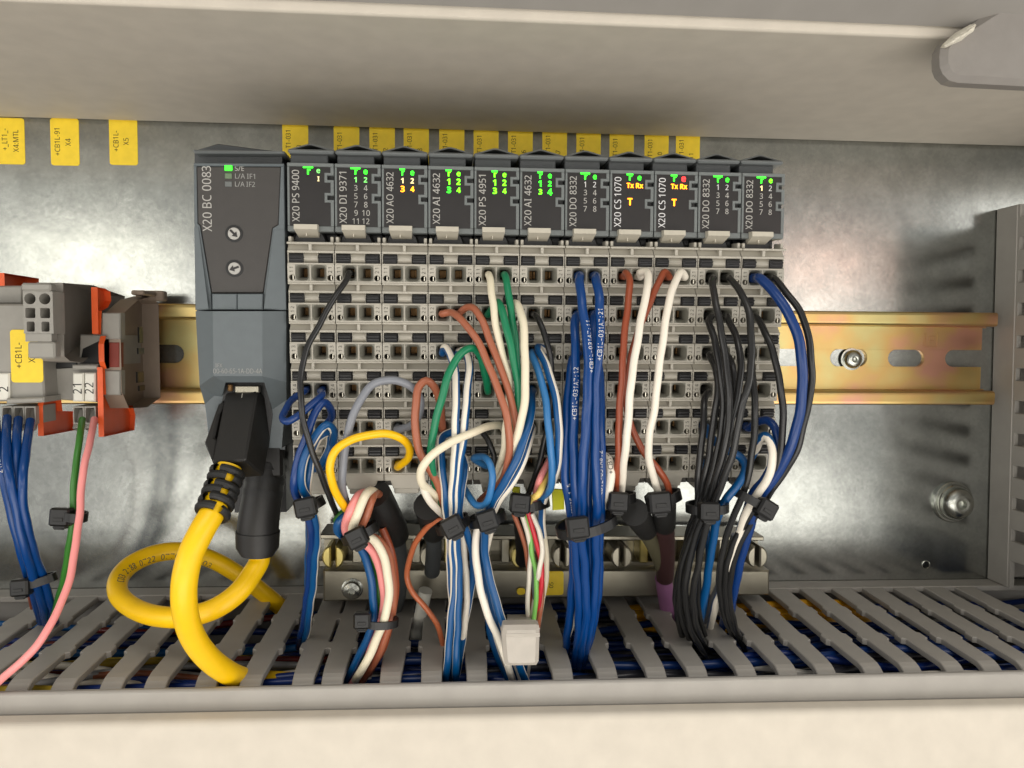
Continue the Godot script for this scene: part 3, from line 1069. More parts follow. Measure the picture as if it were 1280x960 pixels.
func block_shape(t: Node3D) -> void:                   # local: top-left of the terminal block at 0, y down negative, front at z 0
	var m := MB.new()
	m.box(Vector3(0.15, 0, -40), Vector3(12.35, -66, -9))
	obj("core", m, M.beige_dark, t)
	m = MB.new()
	var soc: Array = []
	var lev: Array = []
	var con: Array = []
	for k in 6:
		m.t.origin = Vector3(0, -k * ROW, 0)
		m.box(Vector3(0.1, 0, -9), Vector3(12.4, -0.6, 0.25), 0.15)
		m.box(Vector3(0.1, -0.6, -9), Vector3(12.4, -2.2, -2.6))
		m.quad(Vector3(0.1, -0.6, -2.3), Vector3(12.4, -0.6, -2.3), Vector3(12.4, -2.2, -0.9), Vector3(0.1, -2.2, -0.9), Vector3(0, 0.65, 0.75))
		m.box(Vector3(5.75, -0.55, -4), Vector3(6.6, -2.25, 0.05), 0.12)
		m.box(Vector3(0.1, -2.2, -9), Vector3(12.4, -2.9, -0.3), 0.12)
		m.box(Vector3(0.1, -2.9, -9), Vector3(12.4, -5.5, -3.2))
		for e in 6:                                    # slightly rounded panel between the levers
			var y0 := -2.9 - e * 2.6 / 6.0
			var y1 := y0 - 2.6 / 6.0
			var z0 := -1.6 + 0.9 * sin(PI * e / 6.0)
			var z1 := -1.6 + 0.9 * sin(PI * (e + 1) / 6.0)
			m.quad(Vector3(4.4, y0, z0), Vector3(8.0, y0, z0), Vector3(8.0, y1, z1), Vector3(4.4, y1, z1), Vector3(0, z1 - z0, y0 - y1).normalized())
		m.box(Vector3(4.3, -2.9, -4), Vector3(4.42, -5.5, -0.9))
		m.box(Vector3(7.98, -2.9, -4), Vector3(8.1, -5.5, -0.9))
		m.box(Vector3(0.1, -2.9, -4), Vector3(0.4, -5.5, -0.7))
		m.box(Vector3(12.1, -2.9, -4), Vector3(12.4, -5.5, -0.7))
		m.box(Vector3(0.1, -5.5, -9), Vector3(12.4, -6.0, 0.0), 0.1)
		m.box(Vector3(0.1, -6.0, -9), Vector3(2.1, -8.55, -0.05))
		hole_cell(m, 0.1, -10.3, 2.1, -8.55, 1.22, -9.42, 0.80, -0.05, 5.0)
		m.box(Vector3(10.4, -6.0, -9), Vector3(12.4, -8.6, -0.05))
		hole_cell(m, 10.4, -10.3, 12.4, -8.6, 11.3, -9.45, 0.80, -0.05, 5.0)
		m.box(Vector3(5.85, -6.0, -9), Vector3(6.3, -10.3, 0.0), 0.1)
		m.box(Vector3(0.1, -10.3, -9), Vector3(12.4, -10.65, -0.02))
	m.t.origin = Vector3(0, -6 * ROW, 0)
	m.prism([Vector2(0.1, 0), Vector2(12.4, 0), Vector2(12.4, -1.9), Vector2(10.7, -1.9), Vector2(9.9, -4.2), Vector2(2.6, -4.2), Vector2(1.8, -1.9), Vector2(0.1, -1.9)], -9, 0.0, 0.2)
	m.box(Vector3(2.7, -4.1, -9), Vector3(9.8, -6.0, -1.3), 0.3)
	m.t.origin = Vector3.ZERO
	m.box(Vector3(0.3, 1.5, -6), Vector3(1.1, 0, -1.2), 0.15)
	m.box(Vector3(11.4, 1.5, -6), Vector3(12.2, 0, -1.2), 0.15)
	obj("body", m, M.beige, t)
	m = MB.new()
	m.prism([Vector2(0.15, -63.9), Vector2(12.35, -63.9), Vector2(12.35, -67.6), Vector2(10.0, -67.6), Vector2(9.7, -66.8), Vector2(2.8, -66.8), Vector2(2.5, -67.6), Vector2(0.15, -67.6)], -12, -1.8, 0.2)
	obj("foot_recess", m, M.beige_dark, t)
	m = MB.new()                                       # release tab, leaning back
	var A := Vector3(2.2, 4.6, 0.6); var B := Vector3(8.3, 4.6, 0.6); var C := Vector3(8.3, 3.3, 0.9); var D := Vector3(2.2, 3.3, 0.9)
	var E := Vector3(8.0, 1.3, -4.0); var F := Vector3(2.6, 1.3, -4.0)
	var mid := Vector3(5.2, 2.5, -8)
	m.face(A, B, C, D, mid)
	m.face(D, C, E, F, mid)
	m.face(A, B, B + Vector3(0, 0, -6), A + Vector3(0, 0, -6), mid)
	m.face(A, D, D + Vector3(0, 0, -6), A + Vector3(0, 0, -6), mid)
	m.face(B, C, C + Vector3(0, 0, -6), B + Vector3(0, 0, -6), mid)
	m.face(D, F, F + Vector3(0, 0, -4), D + Vector3(0, 0, -4), mid)
	m.face(C, E, E + Vector3(0, 0, -4), C + Vector3(0, 0, -4), mid)
	m.face(E, F, F + Vector3(0, 0, -4), E + Vector3(0, 0, -4), mid)
	m.box(Vector3(4.9, 3.2, -3), Vector3(5.15, 1.6, -1.35))
	obj("release_tab", m, M.tab_beige, t)
	m = MB.new()
	m.t = Transform3D(Basis(), Vector3(5.4, -0.4, -5))
	m.lathe([Vector2(4.6, -3), Vector2(4.6, 0.2), Vector2(4.2, 0.6), Vector2(0, 0.6)], 24)
	obj("pivot", m, M.black, t)
	# one lever, one wire funnel, one test contact: shared meshes
	m = MB.new()
	m.box(Vector3(-1.85, -1.28, -3), Vector3(1.85, 1.05, 0.0), 0.28)
	m.box(Vector3(-1.75, 0.10, -0.4), Vector3(1.75, 0.62, 0.75), 0.18)
	m.box(Vector3(-1.75, -0.85, -0.4), Vector3(1.75, -0.2, 0.55), 0.18)
	var lever := m.mesh()
	var fun := func(w: float, h: float, ox: float):
		var f := MB.new()
		var s := [rect_ring(-w, -h, w, h, -0.01), round_ring(0, 0, w - 0.08, h - 0.06, 1.15, -0.05), round_ring(0, 0, w - 0.3, h - 0.28, 1.0, -0.5), round_ring(ox * 0.7, 0, w - 0.62, h - 0.6, 0.5, -1.2), round_ring(ox, 0, 1.02, 1.28, 0.15, -2.6), round_ring(ox, 0, 0.98, 1.24, 0.15, -8.6)]
		f.inward(s)
		return f.mesh()
	var f1: ArrayMesh = fun.call(1.875, 2.15, 0.0)
	var f2: ArrayMesh = fun.call(2.05, 2.15, 0.0)
	m = MB.new()
	m.box(Vector3(0.35, -0.9, -7.4), Vector3(0.92, 1.1, -5.6), 0.1)
	m.box(Vector3(-0.9, -1.1, -8.3), Vector3(0.92, 1.1, -7.6))
	var clamp_ := m.mesh()
	m = MB.new()
	m.box(Vector3(0.08, -0.62, -2.6), Vector3(0.36, 0.62, -0.55), 0.05)
	var contact := m.mesh()
	for k in 6:
		for s in 2:
			var l := obj("lever", lever, M.black_lever, t)
			l.position = Vector3(2.35 if s == 0 else 10.1, -k * ROW - 4.2, -0.1) * U
			var p := obj("wire_funnel", f1 if s == 0 else f2, M.socket_grey, t)
			p.position = Vector3(3.975 if s == 0 else 8.35, -k * ROW - 8.15, 0) * U
			obj("clamp", clamp_, M.brass, p)
			var c := obj("test_contact", contact, M.bright_contact, t)
			c.position = Vector3(1.22 if s == 0 else 11.3, -k * ROW - 9.43, 0) * U
			var n := text("number", ("1 " if s == 0 else "2 ") + str(k + 1), 0.95, M.ink, t, Vector3(1.15 if s == 0 else 11.35, -k * ROW - 7.25, -0.03), 90)


func build_modules() -> void:
	var names := ["X20 PS 9400", "X20 DI 9371", "X20 AO 4632", "X20 AI 4632", "X20 PS 4951", "X20 AI 4632", "X20 DO 8332", "X20 CS 1070", "X20 CS 1070", "X20 DO 8332", "X20 DO 8332"]
	var look := [
		"dark-faced supply module next to the bus controller, two lights on top, no digits",
		"module with twelve small printed digits below its green letters, second from left",
		"module with two glowing orange digits, third from left",
		"module with green letters and four green digits, fourth from left",
		"module with all six characters glowing green, in the middle, fifth from left",
		"module with green lit digits, sixth from left, left of the dark blue wires",
		"module above the bundle of thick dark blue wires, eight grey digits",
		"module glowing orange and green, without any red light",
		"module with one glowing red letter beside its green one",
		"module with eight grey digits just right of the red-lit module",
		"last module at the right end of the row, eight grey digits"]
	var under := [
		"terminal block right beside the bus controller, blue wire loop at its middle",
		"terminal block with one black wire in its top left hole, second from left",
		"terminal block with the yellow and grey looped wires plugged in, third from left",
		"terminal block with two brown wires in its second row, fourth from left",
		"terminal block with white and green wires in its top row",
		"terminal block left of the dark blue bundle, black wire in its second row",
		"terminal block hidden behind the bundle of dark blue wires",
		"terminal block with first brown and white wire pair, right of the blue bundle",
		"terminal block with second brown and white wire pair, left of the black wires",
		"terminal block covered by the left bundle of black wires",
		"last terminal block at the right end, thick blue wire in its top hole"]
	var x0 := P(358.8, 250, 78).x
	var y0 := P(640, 209.5, 78).y
	var ty := P(640, 306.5, 79).y
	var proto := Node3D.new()
	module_shape(proto)
	var proto_b := Node3D.new()
	block_shape(proto_b)
	# digits: text, column, row, material
	for k in 11:
		var g := proto.duplicate() as Node3D
		g.name = "io_module"
		g.position = Vector3(x0 + 12.5 * k, y0, 78) * U
		add_child(g, true)
		tag(g, look[k], "I/O module", "slim I/O modules in the row")
		var lightened: String = "print_white" if k in [7, 8] else "print_grey"
		text("nameplate", names[k], 1.9, M[lightened], g, Vector3(2.35, -8.7, -0.02), 90, false, HORIZONTAL_ALIGNMENT_CENTER, 13.7)
		var put := func(s: String, col: int, row: float, mt: String, size := 1.5):
			text("indicator" if mt.begins_with("led") else "printed_digit", s, size, M[mt], g, Vector3([5.7, 8.3][col], -1.95 - row * 2.22, 0.0), 0, mt.begins_with("led"))
		var glow := func(mt: String, x := 5.6, w := 1.3):
			var b := MB.new()
			b.box(Vector3(x - w, -0.98, -0.05), Vector3(x + w, -1.3, 0.02))
			obj("indicator_glow", b, M[mt], g)
		match k:
			0:
				put.call("r", 0, 0.1, "led_green", 1.9); put.call("e", 1, 0.0, "led_soft_green"); put.call("I", 1, 1.0, "led_warm", 1.3); glow.call("led_green")
			1, 6, 9, 10:
				put.call("r", 0, 0.0, "led_green", 1.8); put.call("e", 1, 0.0, "led_green" if k != 10 else "led_lime"); glow.call("led_green")
				for i in (12 if k == 1 else 8):
					put.call(str(i + 1), i % 2, 1.0 + int(i / 2), "led_soft_green" if k == 1 and i < 2 else "led_warm" if k == 10 and i == 0 else "print_white" if i < 2 else "print_grey")
			2:
				put.call("r", 0, 0.0, "led_green", 1.8); put.call("e", 1, 0.0, "led_green"); glow.call("led_green", 5.6, 0.7)
				put.call("1", 0, 1.0, "led_warm"); put.call("2", 1, 1.0, "led_warm"); put.call("3", 0, 2.0, "led_orange", 1.7); put.call("4", 1, 2.0, "led_orange")
			3, 4:
				put.call("r", 0, 0.0, "led_lime", 1.7); put.call("e", 1, 0.0, "led_lime")
				put.call("1", 0, 1.0, "led_lime", 1.7); put.call("2", 1, 1.0, "led_lime", 1.7); put.call("3", 0, 2.0, "led_lime" if k == 4 else "led_green", 1.7); put.call("4", 1, 2.0, "led_lime")
				glow.call("led_green", 5.6, 0.8)
			5:
				put.call("r", 0, 0.0, "led_green", 1.7); put.call("e", 1, 0.0, "led_green"); put.call("1", 0, 1.0, "led_green", 1.7); put.call("2", 1, 1.0, "led_green")
				put.call("3", 0, 2.0, "led_lime"); put.call("4", 1, 2.0, "led_green", 1.8); glow.call("led_green", 5.6, 0.7)
			7, 8:
				put.call("r", 0, 0.0, "led_green", 1.8); put.call("e", 1, 0.0, "led_green" if k == 7 else "led_red", 1.5 if k == 7 else 1.9); glow.call("led_green", 5.6, 0.9)
				put.call("Tx", 0, 1.0, "led_orange", 1.4); put.call("Rx", 1, 1.0, "led_orange", 1.4); put.call("T", 0, 3.0, "led_orange", 2.0)
	for k in 11:
		var t := proto_b.duplicate() as Node3D
		t.name = "terminal_block"
		t.position = Vector3(x0 + 12.5 * k, ty, 79.6) * U
		t.rotation.x = deg_to_rad(5.0)
		add_child(t, true)
		tag(t, under[k], "terminal block", "terminal blocks under the I/O modules")
		blocks.append(Transform3D(t.transform.basis, t.position / U))
	proto.free()
	proto_b.free()


func sock(m: int, row: int, side: int, out := 0.0) -> Vector3:
	var b: Transform3D = blocks[m]
	return b * Vector3(3.975 if side == 0 else 8.35, -row * ROW - 8.15, out)


# ------------------------------------------------------------------ stickers
func sticker(label: String, px: float, py: float, z: float, w: float, h: float, lines: Array, size := 1.9, front := 0.15, parent_name := "sticker") -> void:   # px, py: top left corner
	var p := P(px, py, z)
	var s := thing(parent_name, label, "label sticker", "yellow printed stickers", p)
	var m := MB.new()
	var r := 1.0
	var poly := []
	for c in [[w - r, -r, 0], [r, -r, 1], [r, -h + r, 2], [w - r, -h + r, 3]]:
		for i in 5:
			var a: float = PI / 2 * (c[2] + i / 4.0)
			poly.append(Vector2(c[0] + cos(a) * r, c[1] + sin(a) * r))
	m.prism(poly, 0.01, front, 0.04)
	obj("paper", m, M.yellow_sticker, s)
	for l in lines:
		text("print", l[0], size, M.ink, s, Vector3(l[1], -l[2], front + 0.01), 90)


func build_stickers() -> void:
	sticker("yellow sticker cut off by the left edge of the photo, top left", -6, 147, 0, 9.8, 16.2, [["+_LT1_-", 3.1, 7.6], ["X4:MTL", 6.9, 8.0]], 1.8)
	sticker("yellow sticker reading +CB1L-91 X4 on the plate", 62.5, 147.5, 0, 9.8, 16.6, [["+CB1L-91", 2.4, 8.2], ["X4", 6.1, 8.4]], 1.8)
	sticker("yellow sticker reading +CB1L- X5 on the plate", 136, 147.3, 0, 9.8, 16.6, [["+CB1L-", 2.4, 8.2], ["X5", 5.9, 8.2]], 1.8)
	var pos := [[352.7, 154], [417, 157], [461.6, 157.5], [504.5, 158], [549, 158.6], [592, 161], [635, 161], [678, 161], [720.5, 163.6], [762, 165], [805.8, 166], [845, 166.6]]
	var by := ["above the gap between bus controller and first module", "above the second module from the left", "left of the third module's peak", "above the third and fourth modules", "above the fourth module from the left", "above the fifth module from the left", "between the fifth and sixth modules", "above the sixth and seventh modules", "above the seventh module", "between the seventh and eighth modules", "between the eighth and ninth modules", "above the ninth module, rightmost of the stickers in the row"]
	for i in 12:
		sticker("yellow sticker T1-031 A%d, %s" % [i, by[i]], pos[i][0], pos[i][1], 0, 9.3, 16.4, [["T1-031", 2.2, 5.6], ["A%d" % i, 6.0, 9.0]], 1.7)


# ------------------------------------------------------------------ shield bar under the modules
func build_shield_bar() -> void:
	var o := P(680, 700, 22)
	var bar := thing("shield_bar", "nickel plated shield bar with a row of clamps behind the wires", "shield bar", "", o)
	var m := MB.new()
	var at := func(list: Array, z: float):
		var a := pxs(list, z)
		for i in a.size(): a[i] -= Vector2(o.x, o.y)
		return a
	m.prism(at.call([404, 712, 470, 713, 470, 711, 962, 713, 962, 744, 404, 752], 24), -20.0, 2.0, 0.6)
	obj("front_plate", m, M.nickel, bar)
	m = MB.new()
	m.prism(at.call([400, 668, 955, 671, 955, 676, 400, 674], 20), -18.0, -2.0, 0.3)
	m.prism(at.call([396, 704, 960, 706, 960, 713, 396, 713], 22), -20.0, -4.0, 0.3)
	m.prism(at.call([404, 676, 950, 678, 950, 706, 404, 706], 12), -20.0, -12.0)
	obj("comb_rail", m, M.nickel, bar)
	var xs := [416.0, 538.0, 588.0, 652.0, 704.0, 778.0, 832.0, 948.0]
	for i in xs.size():
		var p := P(xs[i], 697, 26) - o
		m = MB.new()
		for s in [-1.0, 1.0]:                            # slotted cylinder head: two halves with the slot between
			var poly := []
			for k in 9:
				var a := PI / 2 - PI * k / 8.0
				poly.append(Vector2(p.x + s * (0.8 + cos(a) * 3.0), p.y + sin(a) * 3.9))
			m.prism(poly, -8.0, 3.4, 0.5)
		m.t.origin = Vector3.ZERO
		obj("clamp_screw", m, M.nickel if i % 3 != 0 else M.passivated, bar)
	var ys := [[446, 11, 0], [496, 12, 1], [520, 10, 0], [560, 9, 1], [632, 10, 0], [690, 9, 0], [742, 12, 1], [806, 10, 1], [862, 10, 0], [905, 10, 0]]
	for q in ys:
		var p := P(q[0], 689, 20) - o
		m = MB.new()
		m.box(Vector3(p.x - q[1] * 0.16, p.y - 4.6, -12), Vector3(p.x + q[1] * 0.16, p.y + 4.6, -3), 0.4)
		obj("spring_plate", m, M.passivated if q[2] else M.nickel, bar)
	var sp := P(440, 737, 25)
	var sc := thing("bar_screw", "small round screw at the left end of the shield bar", "screw", "", sp)
	m = MB.new()
	m.lathe([Vector2(3.0, -1), Vector2(3.0, 0.8), Vector2(2.7, 1.5), Vector2(1.3, 1.9), Vector2(1.1, 0.9), Vector2(0, 0.9)], 28)
	obj("head", m, M.zinc_screw, sc)
	m = MB.new()
	m.lathe([Vector2(3.7, -1), Vector2(3.7, -0.6), Vector2(3.2, -0.4), Vector2(2.8, -0.4)], 28)
	obj("washer", m, M.zinc_screw, sc)
	sticker("small yellow sticker on the shield bar beside the dark blue bundle", 680, 714, 24, 7.0, 8.6, [["05", 2.6, 5.0]], 1.5, 0.3)
	sticker("tiny yellow tag on the shield bar left of the thin coloured wires", 646, 735, 25, 3.0, 2.4, [], 1.0, 0.3)
	# yellow-green slabs added behind the wires to paint reflections in the plate
	for q in [["yellow slab painted as a plate reflection, left of the dark blue bundle", 690, 611, 705, 637, 70.0], ["small yellow slab painted as a plate reflection left of the pink wire", 640, 608, 650, 617, 70.0]]:
		m = MB.new()
		m.prism(pxs([q[1], q[2], q[3], q[2] + 1, q[3] + 0.5, q[4], q[1] + 1, q[4] + 1], q[5]), q[5] - 0.8, q[5], 0.15)
		tag(obj("reflection_slab", m, M.reflection_yellow, null), q[0], "plate reflection")
	# capped cables standing in front of the bar: black heat-shrink ends and a few sheaths
	for q in [
		["black heat-shrunk cable end with pink, white and brown cores coming out", [[468, 618, 76], [479, 638, 71], [489, 656, 62], [494, 668, 54]], 4.6, "black_rubber", 4.2],
		["black heat-shrink sleeve behind the brown looped wire", [[536, 632, 72], [540, 648, 64], [542, 664, 54]], 4.4, "black_rubber", 3.8],
		["grey cable sheath below the black sleeve behind the copper wire", [[541, 660, 55], [542, 690, 42], [540, 715, 34]], 2.6, "dark_grey", 2.6],
		["black round-ended heat-shrink below the first brown and white pair", [[793, 640, 80], [800, 650, 70], [808, 662, 60]], 3.9, "black_rubber", 3.4],
		["olive cable sheath running down behind the first black heat-shrink", [[806, 660, 60], [818, 682, 48], [828, 706, 38], [832, 720, 34]], 2.7, "olive", 2.7],
		["black heat-shrink below the second brown and white pair", [[829, 626, 76], [830, 642, 70], [831, 656, 62]], 3.7, "black_rubber", 3.3],
		["dark maroon cable sheath below the second black heat-shrink", [[830, 652, 62], [832, 678, 50], [832, 704, 40], [831, 722, 34]], 3.0, "maroon", 3.0],
		["grey cable sheath behind the pink and cream bundle", [[492, 664, 54], [497, 700, 42], [496, 740, 34], [490, 765, 22]], 3.2, "dark_grey", 3.2],
		["white translucent sleeve end lying in the duct slot", [[532, 738, 34], [527, 762, 32], [521, 790, 30], [519, 806, 28]], 2.3, "white_marker", 1.9],
		["pink-violet cable end right of the dark blue bundle", [[829, 722, 33], [832, 742, 30], [836, 768, 26], [838, 785, 20]], 2.9, "violet", 2.9],
		["black heat-shrink below the thin coloured wires", [[654, 640, 66], [655, 690, 46], [654, 700, 40]], 3.0, "black_rubber", 2.6]]:
		var pts := []
		for w in q[1]: pts.append(P(w[0], w[1], w[2]))
		m = MB.new()
		tube(m, spline(pts, 1.5), q[2], Color.WHITE, Color.WHITE, 0.0, 24, 0.0, 0.0, q[4])
		tag(obj("cable_sleeve", m, M[q[3]], null), q[0], "cable sleeve")


# ------------------------------------------------------------------ terminals at the left edge
func side_prism(m: MB, prof: Array, x0: float, x1: float) -> void:     # prof of (z, y) in mm, from x0 to x1
	var keep := m.t
	m.t = Transform3D(Basis(Vector3(0, 0, 1), Vector3(0, 1, 0), Vector3(-1, 0, 0)), Vector3(x1, 0, 0))
	m.prism(prof, 0.0, x1 - x0, 0.0)
	m.t = keep


func build_left_terminals() -> void:
	# end clamp: narrow front, broad brown-grey side
	var zc := 40.0
	var x1 := P(151, 430, zc).x
	var x0 := P(127, 430, zc).x
	var yt := P(151, 392, zc).y; var yb := P(151, 494, zc).y
	var clamp_ := thing("end_clamp", "brown-grey end clamp closing the left terminal group on the rail", "end clamp")
	var m := MB.new()
	side_prism(m, [Vector2(8, yt + 4.5), Vector2(14, yt + 7.0), Vector2(26, yt + 5.0), Vector2(zc - 4, yt + 0.8), Vector2(zc, yt - 1.6), Vector2(zc, yb + 1), Vector2(zc - 5, yb - 4.5), Vector2(20, yb - 5.5), Vector2(8, yb - 3.0)], x0, x1)
	obj("body", m, M.clamp_brown, clamp_)
	for q in [[24.0, -6.5, 1.5, 2.6], [24.0, -11.8, 2.4, 1.0], [25.0, -20.5, 2.6, 1.8], [24.0, -24.2, 2.2, 0.9]]:
		m = MB.new()
		m.box(Vector3(x1 - 0.5, yt + q[1] - q[3], q[0] - q[2]), Vector3(x1 + 0.03, yt + q[1] + q[3], q[0] + q[2]))
		obj("side_slot", m, M.black, clamp_)
	m = MB.new()
	m.box(Vector3(x1 - 6, yt + 5.5, 9), Vector3(x1 + 3.5, yt + 9.0, 13), 0.4)
	m.box(Vector3(x1 - 3, yt + 6.8, 10), Vector3(x1 + 1.2, yt + 8.4, 24), 0.4)
	obj("rail_hook", m, M.clamp_brown, clamp_)
	m = MB.new()
	for q in [[391, 424], [463, 494]]:
		m.prism(pxs([127.5, q[0], 150.6, q[0], 150.6, q[1], 127.5, q[1]], zc + 0.4), zc - 3, zc + 0.6, 0.3)
	obj("front_pad", m, M.terminal_grey, clamp_)
	m = MB.new()
	m.prism(pxs([136, 428, 149, 428, 149, 459, 136, 459], zc + 0.2), zc - 3, zc + 0.2, 0.2)
	obj("red_insert", m, M.orange_dark, clamp_)
	# orange separator plates: thin, seen with their right side
	for q in [
		["orange separator plate beside the end clamp, upper part", 115.5, 123.5, 43.0, [[43, 359], [43, 417], [41.5, 418], [40.5, 388], [36, 383], [33.5, 374], [34, 362], [38, 359]]],
		["orange separator plate beside the end clamp, lower part", 120.5, 127.5, 43.0, [[43, 459], [43, 546], [20, 548], [19, 528], [21, 514], [31, 510], [33, 497], [41, 494], [41.5, 460]]],
		["orange separator plate under the grey terminal with the yellow sticker", 44.5, 51.5, 42.0, [[42, 508], [42, 545], [20, 547], [20, 522], [30, 518], [31, 497], [40, 493]]],
		["orange plate edge at the left border of the photo", -10, 8, 40.0, [[40, 341], [40, 357], [20, 358], [20, 341]]],
		["narrow orange plate right of the terminal markers", 123, 130, 43.5, [[42, 420], [43.5, 430], [43.5, 452], [42, 461], [40, 461], [40, 420]]]]:
		m = MB.new()
		var prof := []
		for e in q[4]: prof.append(Vector2(e[0], P(q[1], e[1], q[3]).y))
		side_prism(m, prof, P(q[1], 430, q[3]).x, P(q[2], 430, q[3]).x)
		tag(obj("separator_plate", m, M.orange, null), q[0], "separator plate")
	# grey terminal with six openings in front
	var z1 := 60.0
	var a := P(28, 352, z1); var b := P(67, 448, z1)
	var t1 := thing("plug_terminal", "grey terminal plug with six openings in two columns", "terminal")
	m = MB.new()
	side_prism(m, [Vector2(10, a.y - 1), Vector2(z1 - 26, a.y + 1.0), Vector2(z1 - 7, a.y + 0.3), Vector2(z1 - 6.6, b.y + 0.5), Vector2(z1 - 10, b.y - 1), Vector2(z1 - 18, b.y - 1.6), Vector2(z1 - 30, b.y + 3), Vector2(10, b.y + 3)], a.x + 0.3, b.x - 0.2)
	obj("side_body", m, M.terminal_side, t1)
	m = MB.new()
	var xs := [P(29.5, 400, z1).x, P(46.8, 400, z1).x, P(66.5, 400, z1).x]
	var ysr := [P(48, 354, z1).y, P(48, 364, z1).y, P(48, 383, z1).y, P(48, 399.5, z1).y, P(48, 417, z1).y, P(48, 427, z1).y, P(48, 448, z1).y]
	m.box(Vector3(xs[0], ysr[1], z1 - 3), Vector3(xs[2], ysr[0], z1 + 1.0), 0.5)
	m.box(Vector3(xs[0] + 0.4, ysr[5], z1 - 3), Vector3(xs[2] - 0.5, ysr[4], z1 + 0.2), 0.1)
	m.box(Vector3(xs[0] + 1.2, ysr[6], z1 - 3), Vector3(xs[2] + 0.6, ysr[5] - 0.02, z1 + 0.8), 0.5)
	m.rings([rect_ring(xs[0], ysr[4], xs[2], ysr[1], z1), rect_ring(xs[0], ysr[4], xs[2], ysr[1], z1 - 6.7)])
	for r in 3:
		for c in 2:
			var cx: float = (xs[c] + xs[c + 1]) / 2
			var cy: float = (ysr[r + 1] + ysr[r + 2]) / 2
			var hw := [1.55, 1.35, 1.1][r] as float
			var hh := [1.6, 1.45, 1.45][r] as float
			var rr := [1.6, 0.25, 0.35][r] as float
			var A := rect_ring(xs[c], ysr[r + 2], xs[c + 1], ysr[r + 1], z1)
			var B := round_ring(cx, cy, hw, hh, rr, z1)
			for i in A.size():
				var j := (i + 1) % A.size()
				m.quad(A[i], A[j], B[j], B[i], Vector3(0, 0, 1))
			m.inward([B, round_ring(cx + 0.2, cy, hw * 0.85, hh * 0.85, rr * 0.85, z1 - 6.0)])
	obj("front", m, M.terminal_grey, t1)
	# terminal behind it carrying the sticker and the number 2 marker
	var t0 := thing("rail_terminal", "grey rail terminal at the left edge with three blue wires below", "terminal")
	m = MB.new()
	var z0 := 46.0
	m.prism(pxs([10, 380, 50, 380, 56, 502, -40, 502, -40, 380], z0), 10, z0, 0.5)
	m.prism(pxs([-40, 357, 28, 357, 28, 380, -40, 380], z0 - 6), 10, z0 - 6, 0.5)
	m.prism(pxs([8, 498, 55, 496, 55, 503, 8, 505], z0 + 2), 30, z0 + 2.2, 0.4)
	obj("body", m, M.terminal_grey, t0)
	m = MB.new()
	m.prism(pxs([-40, 467, 11.5, 466, 11.5, 500, -40, 501], z0 + 1), z0 - 2, z0 + 1, 0.4)
	obj("marker", m, M.white_marker, t0)
	text("lettering", "2", 2.6, M.ink, t0, P(5, 486, z0 + 1.05), 90)
	ent_row(t0, 3, 2.0, 508, 45, 530, z0 - 2)
	sticker("yellow sticker reading +CB1L- on the left rail terminal", 12.5, 412, 46.2, 9.3, 16.0, [["+CB1L-", 2.4, 7.8], ["X7", 6.2, 8.6]], 1.9)
	# slim terminal pair with the handwritten 21 and 22
	var t2 := thing("marked_terminal", "slim grey terminal pair with handwritten white markers 21 and 22", "terminal")
	var z2 := 42.0
	m = MB.new()
	m.prism(pxs([62, 452, 90, 452, 92, 418, 124, 418, 124, 505, 56, 500], z2), 10, z2 - 4, 0.4)
	m.prism(pxs([88, 456, 120, 456, 120, 462, 88, 462], z2), 20, z2 - 1, 0.3)
	obj("body", m, M.terminal_grey, t2)
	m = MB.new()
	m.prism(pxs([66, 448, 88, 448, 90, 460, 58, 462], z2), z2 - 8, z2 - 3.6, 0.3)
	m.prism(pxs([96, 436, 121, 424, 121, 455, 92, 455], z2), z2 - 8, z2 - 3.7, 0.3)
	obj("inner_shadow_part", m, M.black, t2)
	for k in 2:
		m = MB.new()
		var xx := 90.5 + 14.8 * k
		m.prism(pxs([xx, 466, xx + 13.6, 466, xx + 13.6, 502, xx, 502], z2), z2 - 3, z2, 0.4)
		obj("marker", m, M.white_marker, t2)
		text("lettering", ["21", "22"][k], 2.6, M.ink, t2, P(xx + 6.5, 485, z2 + 0.05), 90)
	ent_row(t2, 2, 91, 508, 120, 530, z2 - 1)


func ent_row(t: Node3D, n: int, px0: float, py0: float, px1: float, py1: float, z: float) -> void:   # wire openings along the lower edge of a terminal
	var w := (px1 - px0) / n
	for k in n:
		var m := MB.new()
		var a := P(px0 + w * k, py0, z); var b := P(px0 + w * (k + 1), py1, z)
		var mid := (a + b) / 2
		var A := rect_ring(a.x, b.y, b.x, a.y, z)
		var B := round_ring(mid.x, mid.y, (b.x - a.x) * 0.40, (a.y - b.y) * 0.42, 0.4, z)
		for i in A.size():
			var j := (i + 1) % A.size()
			m.quad(A[i], A[j], B[j], B[i], Vector3(0, 0, 1))
		m.inward([B, round_ring(mid.x, mid.y + 0.5, (b.x - a.x) * 0.34, (a.y - b.y) * 0.36, 0.4, z - 5)])
		m.rings([A, rect_ring(a.x, b.y, b.x, a.y, z - 12)])
		obj("push_slot", m, M.terminal_grey, t)
		# round wire entry below
		m = MB.new()
		var c := P(px0 + w * (k + 0.5), py1 + 6, z - 2)
		m.t = Transform3D(Basis(Vector3.RIGHT, deg_to_rad(62)), c)
		m.lathe([Vector2(w * 0.118, -6), Vector2(w * 0.118, 0), Vector2(w * 0.092, 0.3), Vector2(w * 0.085, -5)], 20)
		obj("wire_entry", m, M.terminal_grey, t)


